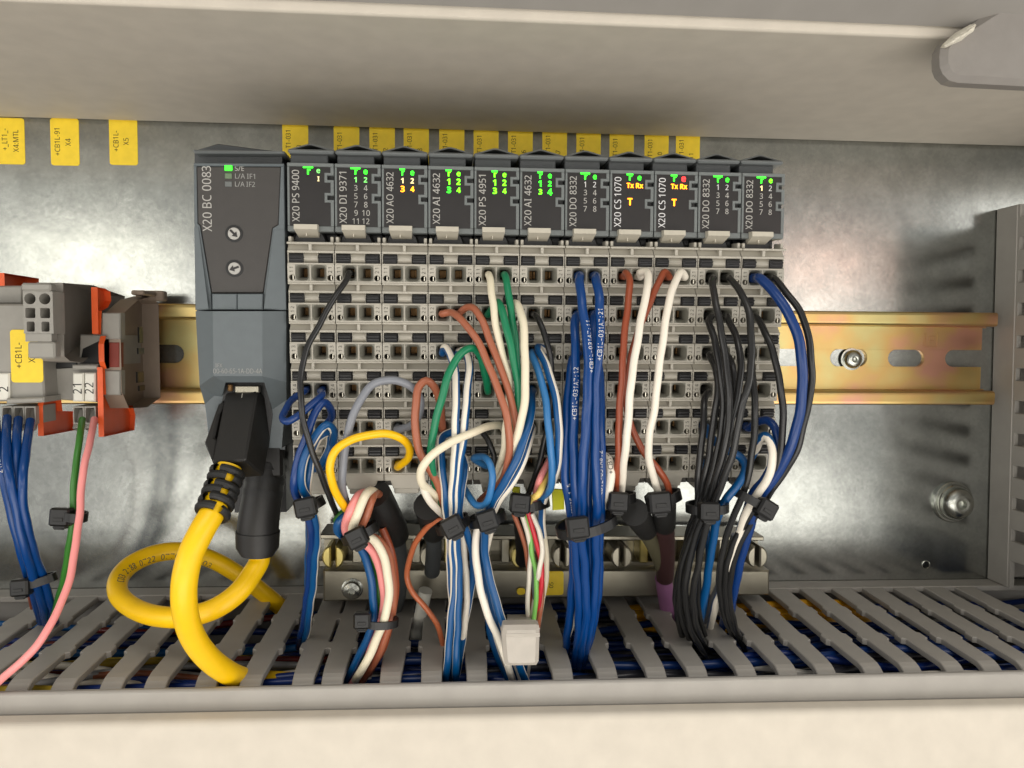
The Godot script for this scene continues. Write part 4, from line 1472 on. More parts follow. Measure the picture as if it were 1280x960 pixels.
# ------------------------------------------------------------------ network cables
func build_ethernet() -> void:
	# front plug and cable
	var e1 := thing("network_cable", "yellow network cable with the front black plug, sweeping down into the duct", "network cable", "yellow network cables")
	var top := P(304, 492, 71.5)
	var low := P(288, 580, 83)
	var ydir := (top - low).normalized()
	var xdir := (Vector3.RIGHT - ydir * ydir.x).rotated(ydir, deg_to_rad(-14)).normalized()
	var zdir := xdir.cross(ydir).normalized()
	var len_ := top.distance_to(low)
	var fr := Transform3D(Basis(xdir, ydir, zdir), low)
	var m := MB.new()
	m.t = fr
	m.box(Vector3(-4.6, 0, -9.5), Vector3(5.0, len_, 1.5), 0.5)
	obj("plug", m, M.black_plug, e1)
	m = MB.new()
	m.t = fr
	m.prism([Vector2(-4.6, 0.2), Vector2(-8.3, 6.6), Vector2(-6.6, len_ - 3.2), Vector2(-4.7, len_ - 1.4), Vector2(-4.6, len_ - 3.0), Vector2(-5.5, len_ - 6.0), Vector2(-5.7, 8.0), Vector2(-4.6, 7.2)], -8.0, 1.0, 0.5)
	obj("plug_latch", m, M.black_plug, e1)
	m = MB.new()
	m.t = fr
	m.box(Vector3(0.6, len_ - 2.2, 1.5), Vector3(0.85, len_ - 0.2, 1.62))
	obj("scratch_mark", m, M.terminal_grey, e1)
	var pts := []
	for q in [[287, 583, 82], [281, 600, 84], [273, 622, 87], [266, 640, 90], [252, 664, 93.5], [238, 694, 96], [230.5, 728, 97], [231, 762, 95.5], [240, 794, 91], [258, 820, 85], [282, 839, 77], [306, 849, 68], [335, 852, 60], [372, 854, 55], [400, 858, 48]]:
		pts.append(P(q[0], q[1], q[2]))
	var path := spline(pts, 1.0)
	m = MB.new()
	tube(m, path, 3.15, Color.WHITE, Color.WHITE, 0.0, 28)
	obj("cable", m, M.yellow_cable, e1)
	# ribs of the strain relief: half rings leaving a gap that shows the yellow cable
	var fs := frames(path)
	for k in 6:
		var i := 2 + int(k * 2.6)
		var d: Array = fs[i]
		m = MB.new()
		m.t = Transform3D(Basis(d[2], d[0], d[1]).orthonormalized(), path[i])
		var ring := []
		for s in 33:
			var a := PI * (0.42 if k % 2 == 0 else 0.72) + (s / 32.0) * TAU * 0.93
			var row := []
			for u in 10:
				var b := TAU * u / 10
				row.append(Vector3(cos(a) * (3.75 + cos(b) * 0.95), sin(b) * 1.12, sin(a) * (3.75 + cos(b) * 0.95)))
			ring.append(row)
		m.rings(ring)
		obj("strain_relief_rib", m, M.black_rubber, e1)
	# rear plug and cable
	var e2 := thing("network_cable", "yellow network cable of the rear round black plug, curling left in a loop", "network cable", "yellow network cables")
	pts = []
	for q in [[322, 690, 62], [325, 698, 61.5], [316, 716, 64], [296, 742, 69], [268, 761, 71], [232, 771, 70], [196, 770, 66], [165, 759, 58], [148, 742, 50], [149, 722, 42], [165, 705, 35], [195, 692, 29], [228, 689, 25], [264, 699, 22], [298, 718, 19], [328, 740, 15], [352, 760, 10], [368, 775, 6]]:
		pts.append(P(q[0], q[1], q[2]))
	path = spline(pts, 1.0)
	m = MB.new()
	tube(m, path, 2.95, Color.WHITE, Color.WHITE, 0.0, 28)
	obj("cable", m, M.yellow_cable, e2)
	print_along("print", "C03 2:88 0722 0770 0PC-03", 2.1, mono, M.ink_grey, path, 2.95, 66.0, 0.85, e2)
	pts = []
	for q in [[338, 548, 57], [334, 580, 59], [328, 620, 61], [323, 655, 62], [322, 684, 62], [321.5, 697, 62]]:
		pts.append(P(q[0], q[1], q[2]))
	var bp := spline(pts, 1.0)
	m = MB.new()
	tube(m, bp.slice(0, int(bp.size() * 0.86)), 5.3, Color.WHITE, Color.WHITE, 0.0, 28, 0.0, 0.0, 6.0)
	obj("plug", m, M.black_plug, e2)
	m = MB.new()
	tube(m, bp.slice(int(bp.size() * 0.76), int(bp.size() * 0.90)), 6.3, Color.WHITE, Color.WHITE, 0.0, 28, 0.0, 0.0, 6.1)
	tube(m, bp.slice(int(bp.size() * 0.885), int(bp.size() * 0.985)), 6.0, Color.WHITE, Color.WHITE, 0.0, 28, 0.0, 0.0, 4.6)
	obj("plug_nut", m, M.black_plug, e2)
	for k in 4:
		var i := int(bp.size() * (0.12 + 0.1 * k))
		m = MB.new()
		tube(m, bp.slice(i, i + 3), 5.85, Color.WHITE, Color.WHITE, 0.0, 24)
		obj("grip_ring", m, M.black_rubber, e2)
	m = MB.new()
	m.t.origin = P(343, 565, 60)
	m.box(Vector3(-3.2, -7, -6), Vector3(3.2, 6, 4.2), 0.8)
	obj("plug_shell", m, M.black_plug, e2)


# ------------------------------------------------------------------ wires: points are photo pixels with a height (mm) off the plate
var WC := {
	"navy": c8(18, 54, 114), "blue": c8(9, 60, 122), "teal": c8(6, 76, 130), "sky": c8(52, 116, 172), "white": c8(236, 228, 212), "brown": c8(166, 98, 72), "rust": c8(150, 72, 46),
	"green": c8(20, 122, 82), "leaf": c8(58, 120, 44), "black": c8(36, 36, 36), "yellow": c8(246, 192, 10), "grey": c8(130, 133, 140), "pink": c8(240, 150, 146), "red": c8(206, 44, 58), "lime": c8(128, 196, 96), "cream": c8(232, 222, 196), "copper": c8(196, 110, 72), "straw": c8(238, 206, 110)}


func gauge(kind: String, r: float) -> float:           # outer radius of the insulation
	return r * (0.87 if kind == "blue" else 0.9 if kind == "copper" else 0.79)


func wire(label: String, kind: String, r: float, start: Array, flat: Array, group := "", share := 0.42, phase := -0.6, twist := 0.012) -> Array:
	r = gauge(kind, r)
	var pts := []
	if start.size():
		pts.append(sock(start[0], start[1], start[2], -6.0))
		pts.append(sock(start[0], start[1], start[2], -1.0))
		pts.append(sock(start[0], start[1], start[2], 1.6))
	for i in range(0, flat.size(), 3):
		pts.append(P(flat[i], flat[i + 1], flat[i + 2]))
	if start.size() > 3:
		pts.append(sock(start[3], start[4], start[5], 1.6))
		pts.append(sock(start[3], start[4], start[5], -1.0))
		pts.append(sock(start[3], start[4], start[5], -6.0))
	var path := spline(pts, 1.1)
	var w1 := rng.randf_range(0, TAU)                  # the slight unevenness of hand-bent wire
	var w2 := rng.randf_range(0, TAU)
	for i in path.size():
		var s := i * 1.1
		var k := clampf((s - 8.0) / 14.0, 0.0, 1.0) * clampf(((path.size() - 1) * 1.1 - s - 8.0) / 14.0, 0.0, 1.0)
		path[i] += Vector3(sin(s * 0.29 + w1) + 0.6 * sin(s * 0.61 + w2), 0.3 * sin(s * 0.37 + w2), 0.7 * sin(s * 0.33 + w2)) * 0.11 * k
	var m := MB.new()
	var two := kind == "striped"
	tube(m, path, r, WC["teal"] if two else WC[kind], WC["white"], share if two else 0.0, 16 if two else 14, phase, twist)
	var o := obj("wire", m, M.insulation_gloss if kind in ["navy", "blue", "black"] else M.insulation)
	tag(o, label, "wire", group)
	return path


func build_wires() -> void:
	var g := "wires plugged into the first terminal block"
	wire("short dark blue loop wire joining two holes of the first terminal block", "navy", 1.2, [0, 3, 1, 0, 3, 0], [402, 494, 85, 390, 505, 88, 374, 519, 90, 360, 527, 90, 353.5, 522, 88, 358, 509, 85, 366, 499, 81], g)
	wire("dark blue wire arching left beside the loop, into the leftmost cable tie", "navy", 1.35, [0, 4, 1], [414, 522, 80, 412, 508, 84, 404, 503, 86.5, 394, 514, 88, 385, 540, 89.5, 374, 572, 90, 367, 602, 90, 371, 622, 87, 382, 636, 84, 388, 660, 80, 388, 700, 70, 383, 752, 58, 377, 790, 49, 372, 812, 34], g)
	wire("blue and white striped wire arching over the lowest left holes, outer one", "striped", 1.35, [0, 5, 1], [412, 572, 79, 417, 552, 84, 416, 537, 87, 408, 531, 89, 397, 541, 90, 385, 564, 91, 377, 590, 91, 378, 610, 89, 388, 630, 85, 395, 655, 80, 394, 700, 71, 389, 750, 60, 383, 792, 50, 378, 815, 34], g, 0.3, -2.9, 0.0)
	wire("blue and white striped wire arching over the lowest left holes, inner one", "striped", 1.3, [0, 5, 0], [398, 585, 79, 406, 572, 82, 412, 555, 83, 410, 541, 84.5, 400, 546, 86, 391, 568, 87, 386, 592, 87.5, 384, 614, 86, 386, 634, 82, 386, 680, 72, 384, 740, 60, 381, 786, 50, 380, 812, 34], g, 0.3, -2.7, 0.0)
	wire("thin black wire hanging diagonally from the top of the second terminal block", "black", 1.02, [1, 0, 0], [433, 350, 82, 419, 371, 85, 401, 402, 88, 385, 433, 90, 377, 466, 91.5, 375.5, 496, 93, 379, 525, 93.5, 388, 556, 93, 399, 588, 91, 410, 616, 87, 420, 640, 80, 428, 665, 70], g)

	g = "wires of the cable with the black end below the third block"
	wire("grey wire making a wide loop over the third terminal block", "grey", 1.35, [2, 4, 0], [503, 535.5, 79, 514, 532, 81, 524, 517, 83.5, 524.5, 498, 85, 512, 482, 86.5, 491, 475, 88, 467, 480, 89, 449, 502, 90, 437, 535, 90.5, 430, 570, 90, 427, 600, 89, 432, 626, 84, 442, 648, 77], g)
	wire("bright yellow wire curling into the lowest hole of the third terminal block", "yellow", 1.35, [2, 5, 0], [501, 581, 79, 510, 572, 82.5, 512, 560, 86, 503, 549, 89, 484, 542, 91, 460, 544, 92.5, 437, 551, 93.5, 420, 563, 94, 413, 583, 94, 415, 605, 92.5, 425, 625, 89, 438, 641, 82, 452, 650, 74], g)
	wire("pink wire at the front of the bundle below the yellow loop", "pink", 1.5, [], [467, 622, 74, 456, 616, 81, 446, 622, 86, 437, 640, 88, 432, 658, 86, 437, 670, 82, 450, 676, 80, 466, 690, 78, 476, 715, 76, 480, 742, 75, 476, 780, 73, 460, 822, 71, 444, 850, 68, 432, 868, 56], g)
	wire("cream white wire right of the pink one, lying in front down to the duct", "cream", 1.5, [], [474, 620, 74, 464, 613.5, 82, 456, 620, 87, 448, 640, 88.5, 441, 660, 87, 447, 672, 83, 462, 672, 82, 475, 686, 80.5, 484, 712, 79, 486, 742, 78, 479, 778, 76.5, 464, 815, 74, 449, 842, 71, 437, 864, 60], g)
	wire("brown wire at the right of the pink and cream bundle", "brown", 1.4, [], [478, 622, 73, 470, 617, 80, 464, 626, 85, 458, 644, 86, 452, 660, 85, 458, 668, 82, 474, 676, 79, 487, 700, 76, 492, 738, 74, 488, 775, 72, 472, 820, 69, 452, 852, 65, 440, 872, 54], g)
	wire("second brown wire outermost on the right of the pink and cream bundle", "rust", 1.4, [], [478, 660, 72, 489, 690, 72, 494, 725, 71, 491, 765, 70, 480, 805, 67, 462, 840, 63, 444, 868, 54], g)
	wire("blue wire at the left of the pink and cream bundle", "teal", 1.45, [], [452, 640, 76, 436, 642, 84, 424, 652, 85, 422, 663, 83, 432, 672, 80, 448, 683, 78, 459, 705, 76, 466, 738, 75, 466, 775, 73, 452, 815, 70, 436, 845, 66, 424, 866, 54], g)
	wire("dark green wire peeking out between the blue and pink wires", "leaf", 1.25, [], [452, 632, 74, 430, 640, 80, 421, 650, 79, 430, 664, 76, 452, 680, 75, 468, 704, 74, 474, 740, 72, 472, 776, 70, 456, 818, 66, 440, 850, 61, 428, 868, 50], g)

	g = "wires plugged into the fourth terminal block"
	wire("brown wire from the second row of the fourth block, left of two", "brown", 1.25, [3, 1, 0], [562, 390.5, 80.5, 573, 396, 84, 592, 419, 88, 608, 450, 90.5, 622, 484, 92.5, 632, 518, 93.5, 637, 548, 93, 636, 574, 91, 628, 598, 87, 614, 618, 81, 602, 632, 75], g)
	wire("brown wire from the second row of the fourth block, right of two", "brown", 1.25, [3, 1, 1], [582, 385, 81, 592, 385, 83.5, 602, 399, 86, 616, 437, 89, 630, 470, 90.5, 641, 510, 91, 645, 540, 90.5, 641, 568, 88.5, 630, 592, 84.5, 614, 612, 79, 600, 626, 73], g)
	wire("brown wire looping upwards at the border of the third and fourth blocks", "brown", 1.35, [3, 4, 0], [552, 522, 80, 549, 500, 83, 542, 483, 86, 533, 476, 87.5, 524, 484, 88.5, 519.5, 505, 89.5, 519, 535, 90, 523.5, 560, 90, 535, 583, 88.5, 547, 607, 86, 555, 632, 82, 562, 655, 78], g)
	wire("blue and white striped wire from the third row of the fourth block, left hole", "striped", 1.35, [3, 2, 0], [556, 434, 80.5, 564, 445, 84.5, 569, 472, 88, 570, 520, 90.5, 568, 570, 90, 566, 615, 87, 565, 650, 83, 566, 690, 78, 567, 736, 75, 561, 800, 73, 558, 842, 71, 557, 868, 58], g, 0.24, -0.9, 0.018)
	wire("blue and white striped wire from the third row of the fourth block, right hole", "striped", 1.35, [3, 2, 1], [580, 438, 80.5, 586, 456, 85, 584, 494, 88.5, 579, 545, 90, 573, 600, 88, 571, 650, 83.5, 572, 690, 78.5, 574, 736, 75.5, 571, 800, 73, 570, 842, 71, 569, 868, 58], g, 0.24, -0.95, 0.02)
	wire("blue striped wire low on the fourth block, left of the tall pair", "striped", 1.35, [3, 4, 1], [554, 545, 79.5, 551.5, 562, 84, 553, 590, 86.5, 557, 630, 85, 560, 655, 81.5, 562, 690, 76, 564, 736, 72.5, 566, 800, 70, 563, 842, 68, 562, 868, 56], g, 0.16, 0.5, 0.006)
	wire("blue striped wire low on the fourth block, right of the tall pair", "striped", 1.35, [3, 5, 1], [580, 572, 79, 580, 590, 83.5, 577, 615, 85, 575, 645, 82, 584, 668, 78, 592, 700, 73, 588, 740, 69, 578, 800, 66, 572, 842, 62, 570, 862, 50], g, 0.16, -2.0, 0.0)
	wire("thin white wire right of the striped bundle below its tie", "white", 1.2, [], [577, 652, 78, 580, 690, 74, 583, 730, 71, 583, 765, 69, 578, 800, 66, 573, 830, 60, 570, 850, 50], g)
	wire("thin copper brown wire bowing left alone below the fourth block", "copper", 0.95, [], [560, 652, 74, 548, 650, 73, 533, 660, 70, 519, 680, 66, 511, 702, 62, 508.5, 722, 60, 517, 741, 60, 534, 762, 60, 547, 783, 59, 554, 806, 55, 558, 830, 48], g)

	g = "wires plugged into the fifth terminal block"
	wire("white wire from the top left hole of the fifth block", "cream", 1.25, [4, 0, 0], [613, 350, 83, 615, 372, 86, 619, 402, 88, 628, 441, 88.5, 636, 478, 88.5, 636, 510, 88, 632, 540, 88, 629, 565, 86.5, 621, 592, 82, 612, 615, 76, 605, 632, 70], g)
	wire("green wire from the top right hole of the fifth block", "green", 1.25, [4, 0, 1], [633, 350, 82.5, 637, 375, 85, 641, 405, 86, 645, 440, 86, 648, 480, 86, 646, 520, 85, 640, 555, 84, 630, 590, 80, 615, 622, 72], g)
	wire("green wire from the second row of the fifth block, in front", "green", 1.3, [4, 1, 0], [621, 378, 83, 625, 382, 86, 633, 411, 89.5, 643, 452, 90.5, 647.5, 486, 90, 646.5, 520, 89, 640, 555, 86.5, 630, 592, 81, 613, 622, 74], g)
	wire("white wire from the second row of the fifth block, bowing right", "cream", 1.35, [4, 1, 1], [644, 379, 83, 652, 395, 87.5, 656, 440, 91.5, 657, 482, 93, 652.5, 520, 93.5, 645, 550, 92, 634, 580, 88.5, 622, 606, 83, 612, 628, 78, 607, 648, 75], g)
	wire("green wire looping over from the fourth row of the fifth block", "green", 1.3, [4, 3, 0], [607, 470, 82, 600, 446, 85.5, 590, 435, 88, 576, 442, 90.5, 563, 464, 92, 551, 500, 92.5, 542, 540, 91.5, 539, 578, 89, 546, 612, 85, 557, 640, 79], g)
	wire("white wire crossing in a wide loop over the fourth and fifth blocks", "cream", 1.35, [4, 4, 1], [627, 532, 81, 610, 533, 86, 588, 542, 91, 560, 555, 94, 537, 572, 95, 525.5, 588, 94, 527.5, 603, 92, 538, 614, 88, 547, 624, 82, 552, 640, 74], g)
	wire("short white wire forking from the wide white loop at lower left", "white", 1.25, [], [526, 594, 90, 530, 612, 90, 537, 626, 88, 547, 637, 84, 556, 645, 77], g)
	wire("thin black wire curving down from the fourth row of the fifth block", "black", 1.0, [4, 4, 0], [603, 540, 81, 609, 548, 83, 615, 562, 84, 618, 582, 83, 616, 604, 79, 611, 626, 73], g)
	wire("light blue wire making a small round loop at the foot of the fifth block", "sky", 1.2, [4, 5, 0], [592, 573, 80, 604, 571, 85, 612, 578, 88.5, 616, 595, 90, 613, 615, 89, 605, 631, 87, 595, 631, 85, 586, 620, 82, 578, 606, 77], g)

	g = "wires plugged into the sixth terminal block"
	wire("thin black wire from the second row of the sixth block", "black", 1.05, [5, 1, 0], [671, 396, 82, 676, 406, 84, 684, 430, 85.5, 690, 462, 85.5, 688, 505, 85, 682, 548, 84, 671, 588, 81, 661, 616, 77, 652, 640, 71], g)
	wire("blue and white striped wire bowing right from the third row of the sixth block", "striped", 1.35, [5, 2, 1], [673, 434, 81.5, 683, 456, 86, 693, 492, 89.5, 698.5, 528, 91, 698.5, 565, 90, 692, 598, 86, 683, 618, 81, 677, 640, 76, 680, 680, 70, 681, 715, 66, 677, 750, 64, 669, 790, 63, 660, 830, 64, 656, 862, 56], g, 0.26, -1.7, 0.002)
	wire("light blue wire left of the bowed striped wire of the sixth block", "sky", 1.25, [5, 2, 0], [665, 443, 82, 674, 468, 87, 683, 506, 90, 687, 548, 91, 689.5, 580, 90, 689, 608, 87, 681, 619, 82, 672, 622, 76], g)
	wire("blue and white striped wire curving in front towards the centre tie, upper one", "striped", 1.45, [5, 3, 0], [664, 494, 82, 664, 512, 87, 657, 544, 91.5, 645, 576, 92.5, 630, 604, 90.5, 616, 628, 87, 607, 650, 83, 606, 680, 79, 610, 712, 77, 619, 748, 77, 630, 780, 77, 645, 820, 74, 657, 850, 70, 664, 870, 58], g, 0.2, -2.3, 0.004)
	wire("blue and white striped wire curving in front towards the centre tie, lower one", "striped", 1.45, [5, 4, 0], [664, 540, 82, 659, 560, 87, 648, 588, 89.5, 634, 610, 88.5, 621, 630, 85, 611, 652, 81, 604, 684, 76, 607, 720, 74, 616, 755, 74, 626, 790, 73, 640, 830, 70, 650, 862, 60], g, 0.22, -1.9, 0.004)
	wire("white wire left of the striped pair running behind the grey duct clip", "white", 1.35, [], [604, 645, 80, 596, 665, 79, 595, 700, 77.5, 602, 742, 77, 613, 776, 77, 626, 806, 75, 637, 838, 72, 644, 866, 60], g)
	wire("blue striped wire under the white one, entering the duct left of the clip", "striped", 1.35, [], [600, 660, 74, 600, 710, 68, 608, 760, 64, 614, 795, 62, 624, 825, 62, 636, 852, 62, 642, 870, 52], g, 0.2, -2.0, 0.01)
	wire("thin white striped wire right of the centre tie", "striped", 1.0, [], [617, 655, 76, 611, 676, 74, 607, 700, 72, 612, 740, 70, 622, 775, 68, 634, 812, 66, 642, 846, 62], g, 0.4, -1.4, 0.01)

	g = "thin wires fanning out of one cable above the duct clip"
	wire("thin pink wire end beside the light blue wire", "pink", 1.15, [], [688, 572, 79, 682, 584, 82, 675, 598, 84, 671, 612, 82, 668, 626, 76], g)
	wire("thin straw yellow wire end beside the pink one", "straw", 1.15, [], [684, 590, 80, 679, 606, 84, 672, 619, 86, 664.5, 623, 84, 661, 630, 77], g)
	for q in [["thin brown wire leftmost in the fan above the duct clip", "brown", [642, 642, 72, 651, 665, 70, 658, 690, 68, 662, 720, 66, 663, 750, 65, 664, 785, 62]],
		["thin white wire left of the red one in the fan", "white", [652, 642, 73, 660, 668, 72, 663.5, 692, 70, 661.5, 722, 68.5, 659.5, 750, 68, 661, 785, 64]],
		["thin lime green wire in the middle of the fan", "lime", [659, 642, 73, 663, 662, 72, 664.5, 690, 71, 669, 712, 70, 671, 738, 70, 668, 768, 68, 664, 795, 62]],
		["thin red wire in the fan above the duct clip", "red", [660, 640, 74, 666, 662, 73.5, 672, 684, 72.5, 677, 708, 71.5, 677, 730, 70.5, 674, 755, 68, 670, 790, 60]],
		["thin white wire right of the red one in the fan", "white", [665, 642, 74, 674, 664, 74, 678, 688, 73.5, 675, 710, 73, 670, 736, 67, 666, 765, 66, 664, 792, 60]],
		["thin brown wire rightmost in the fan above the duct clip", "brown", [672, 690, 66, 677, 715, 67, 678, 740, 67.5, 675, 765, 67, 671, 795, 60]],
		["thin grey-violet wire hidden in the fan", "grey", [656, 650, 70, 664, 690, 68, 665, 720, 67, 669, 750, 66.5, 668, 785, 60]],
		["cream wire right of the fan above the small sticker", "cream", [675, 636, 73, 678, 660, 72, 682, 684, 70.5, 683, 710, 68.5, 680, 735, 66, 674, 770, 64, 668, 800, 58]]]:
		wire(q[0], q[1], 0.92 if q[1] != "cream" else 1.15, [], q[2], g)

	g = "thick dark blue wires in one bundle"
	var blues := [
		["dark blue wire from the top left hole of the blue bundle", [6, 0, 0], [724, 352, 84, 727, 375, 87.5, 731.5, 405, 90, 734.5, 445, 92, 735, 487, 93.5, 732, 530, 94, 729, 585, 93, 727, 630, 90, 727, 668, 86, 731, 715, 80, 733, 762, 74, 728, 805, 66, 724, 832, 58, 722, 848, 44], ["+CB1L-031A7:11", 12.0, -0.55]],
		["dark blue wire from the top right hole of the blue bundle, white print readable", [6, 0, 1], [745, 352, 84.5, 749.5, 375, 88, 750, 415, 90.5, 746, 464, 92, 744, 505, 92.5, 743.5, 545, 92.5, 745, 585, 92, 746, 630, 90, 745, 668, 86, 745, 715, 79, 742, 762, 73, 735, 800, 66, 729, 828, 58, 727, 846, 44], ["+CB1L-031A7:21", 9.0, 0.0]],
		["dark blue wire from the second row left, white print on its side", [6, 1, 0], [719, 398, 83, 719.5, 425, 86.5, 719.5, 465, 88.5, 718.5, 510, 90, 717, 560, 90.5, 719, 605, 90, 721, 640, 88, 719, 668, 85, 721, 715, 79, 724, 760, 73, 722, 800, 66, 719, 828, 58, 718, 846, 44], ["+CB1L-031A7:12", 14.0, 0.15]],
		["dark blue wire from the second row right, behind the others", [6, 1, 1], [742, 402, 82, 743, 440, 85.5, 741, 485, 87.5, 739, 530, 88, 737, 580, 88, 735, 630, 86, 737, 670, 82, 738, 720, 75, 734, 765, 69, 728, 805, 61, 724, 830, 50], []],
		["dark blue wire leftmost in the blue bundle", [6, 2, 0], [716, 449, 83, 712, 480, 86, 708.5, 520, 88, 706.5, 565, 88.5, 708, 605, 88, 713, 640, 85.5, 716, 668, 82, 716, 712, 76, 714, 752, 70, 710, 785, 64, 708, 808, 58, 707, 828, 44], ["CINIC 1,5", 30.0, -0.4]],
		["dark blue wire rightmost in the blue bundle beside the printed white wire", [6, 2, 1], [746, 450, 82.5, 750, 480, 86, 751, 520, 88.5, 751, 560, 89.5, 752, 600, 89, 751, 635, 87, 749, 668, 83, 749, 712, 77, 746, 756, 71, 738, 795, 64, 732, 822, 56, 730, 842, 42], ["+CB1L-031A8:2", 24.0, 0.5]]]
	for q in blues:
		var path := wire(q[0], "blue", 1.42, q[1], q[2], g)
		if q[3].size():
			var w: MeshInstance3D = get_child(get_child_count() - 1)
			print_along("print", q[3][0], 1.25, mono, M.print_white, path, gauge("blue", 1.42), q[3][1] + 26.0, q[3][2], w, true)
	var wp := wire("white wire with black print bowing out right of the blue bundle", "white", 1.55, [6, 5, 1], [744, 572, 80, 752, 569, 83.5, 759, 574, 86, 763.5, 590, 88, 761.5, 610, 88, 755, 628, 85, 746, 646, 79, 738, 690, 70, 728, 745, 62, 712, 785, 56, 705, 812, 46], g)
	print_along("print", "+CB1L-031A7", 1.3, mono, M.ink, wp, gauge("white", 1.55), 24.0, 0.2, get_child(get_child_count() - 1), true)

	g = "brown and white wire pairs of the two orange-lit modules"
	wire("brown wire from the top left hole of the first brown and white pair", "rust", 1.2, [7, 0, 0], [782, 341, 82, 787, 349, 85, 784.5, 380, 88, 780, 430, 90.5, 776.5, 480, 91.5, 774, 530, 91.5, 771.5, 585, 88.5, 770, 615, 83, 772, 632, 76], g)
	wire("white wire from the top right hole of the first brown and white pair", "white", 1.3, [7, 0, 1], [800, 341, 82.5, 808, 340, 85, 809.5, 356, 88.5, 801, 402, 92, 792, 455, 94, 786, 515, 94.5, 781, 570, 91, 777, 610, 84, 776, 632, 76], g)
	wire("brown wire from the second pair, passing behind the white wire", "rust", 1.2, [8, 0, 0], [831, 340, 82, 823, 354, 84, 812, 378, 85, 799, 412, 85.5, 788, 450, 85.5, 783, 490, 85, 787, 525, 84.5, 801, 560, 84, 820, 583, 83.5, 833, 602, 82, 836, 618, 78, 833, 634, 72], g)
	wire("white wire from the top right hole of the second brown and white pair", "white", 1.3, [8, 0, 1], [851, 340, 83.5, 841, 360, 87.5, 832, 402, 90.5, 825, 450, 92, 819, 505, 92.5, 812, 540, 91, 811, 565, 89, 815, 590, 86.5, 822, 614, 82, 826, 632, 74], g)

	g = "black wires of the last two terminal blocks"
	var blacks := [
		["black wire from the top left hole of the tenth block", [9, 0, 0], [890, 352, 83, 894, 375, 86.5, 900, 404, 89, 906, 445, 91, 911, 485, 92.5, 912, 512, 93, 907, 552, 92.5, 897, 592, 90, 886, 628, 86, 876, 655, 82, 864, 690, 77, 857, 730, 72, 860, 772, 65, 873, 806, 59, 893, 838, 52, 906, 858, 40]],
		["black wire bowing right from the top right hole of the tenth block", [9, 0, 1], [913, 349, 83, 923, 361, 86.5, 934, 384, 90, 939.5, 424, 93, 937.5, 466, 95, 928, 508, 95.5, 917, 560, 94, 902, 607, 90.5, 890, 635, 87, 882, 664, 83, 874, 700, 78, 867, 738, 72, 868, 772, 66, 878, 800, 58, 888, 818, 46]],
		["black wire from the second row left of the tenth block", [9, 1, 0], [886, 402, 82, 893, 425, 85.5, 899, 455, 87.5, 903, 490, 88.5, 903, 525, 89, 897, 565, 88.5, 887, 602, 87, 879, 632, 84, 868, 662, 79, 856, 695, 74, 849, 730, 69, 852, 772, 61, 862, 800, 54, 870, 818, 42]],
		["black wire from the second row right of the tenth block", [9, 1, 1], [911, 402, 82.5, 920, 420, 86, 926, 446, 89, 923, 484, 91, 915, 525, 91.5, 905, 568, 90.5, 893, 608, 87.5, 884, 636, 83, 872, 668, 78, 862, 702, 73, 857, 738, 67, 862, 775, 60, 872, 802, 52, 880, 820, 40]],
		["black wire from the third row left of the tenth block", [9, 2, 0], [887, 445, 81.5, 894, 458, 84.5, 897, 487, 86.5, 893, 522, 87, 887, 562, 86.5, 880, 600, 85, 875, 632, 82, 864, 665, 77, 852, 700, 71, 845, 738, 65, 848, 778, 57, 857, 804, 48, 863, 820, 36]],
		["black wire from the third row right of the tenth block", [9, 2, 1], [913, 450, 81.5, 918, 470, 84, 917, 500, 85, 910, 540, 85.5, 900, 585, 84.5, 890, 622, 82, 880, 655, 77, 874, 695, 71, 872, 735, 65, 874, 770, 58, 882, 798, 50]],
		["black wire from the fourth row left of the tenth block", [9, 3, 0], [881, 498, 81.5, 880, 520, 84, 876, 558, 85, 873, 598, 84, 871, 632, 81, 862, 662, 75, 853, 700, 67, 850, 735, 61, 855, 775, 53, 862, 800, 44]],
		["black wire from the second row of the last block, falling straight", [10, 1, 0], [951, 404, 83, 958, 420, 86, 967, 443, 88.5, 974.5, 474, 90, 978, 510, 90.5, 978, 545, 90, 973, 582, 88.5, 958, 614, 85, 940, 640, 81, 920, 672, 76, 909, 705, 71, 906, 745, 65, 914, 780, 58, 926, 802, 50, 934, 818, 38]],
		["black wire outermost at the far right, bowing beside the thick blue wire", [10, 0, 1], [969, 349, 83, 981, 363, 86, 998, 387, 89, 1010, 418, 91, 1014.5, 452, 92, 1013, 488, 92, 1007, 522, 91.5, 996, 562, 90, 978, 594, 87, 962, 617, 84, 944, 645, 80, 924, 682, 75, 914, 715, 70, 912, 750, 64, 919, 784, 57, 930, 806, 47]],
		["black wire from the third row of the last block, left of the white striped one", [10, 2, 0], [939, 452, 82, 942, 476, 85, 943.5, 515, 87, 941, 560, 87, 934, 600, 85.5, 922, 634, 82, 910, 664, 77, 902, 696, 72, 899, 736, 66, 906, 772, 59, 917, 796, 51]]]
	for q in blacks:
		wire(q[0], "black", 1.22, q[1], q[2], g)
	g = "blue wires of the last two terminal blocks"
	wire("thick dark blue wire bowing far right from the top hole of the last block", "navy", 1.75, [10, 0, 0], [950, 348, 83.5, 966, 363, 87, 982, 386, 90, 995, 414, 92, 1002, 448, 93, 1003, 482, 93, 1000, 512, 92.5, 992, 547, 91.5, 981, 576, 89.5, 964, 602, 86.5, 948, 624, 83, 938, 655, 78, 928, 692, 72, 920, 725, 66, 914, 760, 56, 910, 782, 44], g)
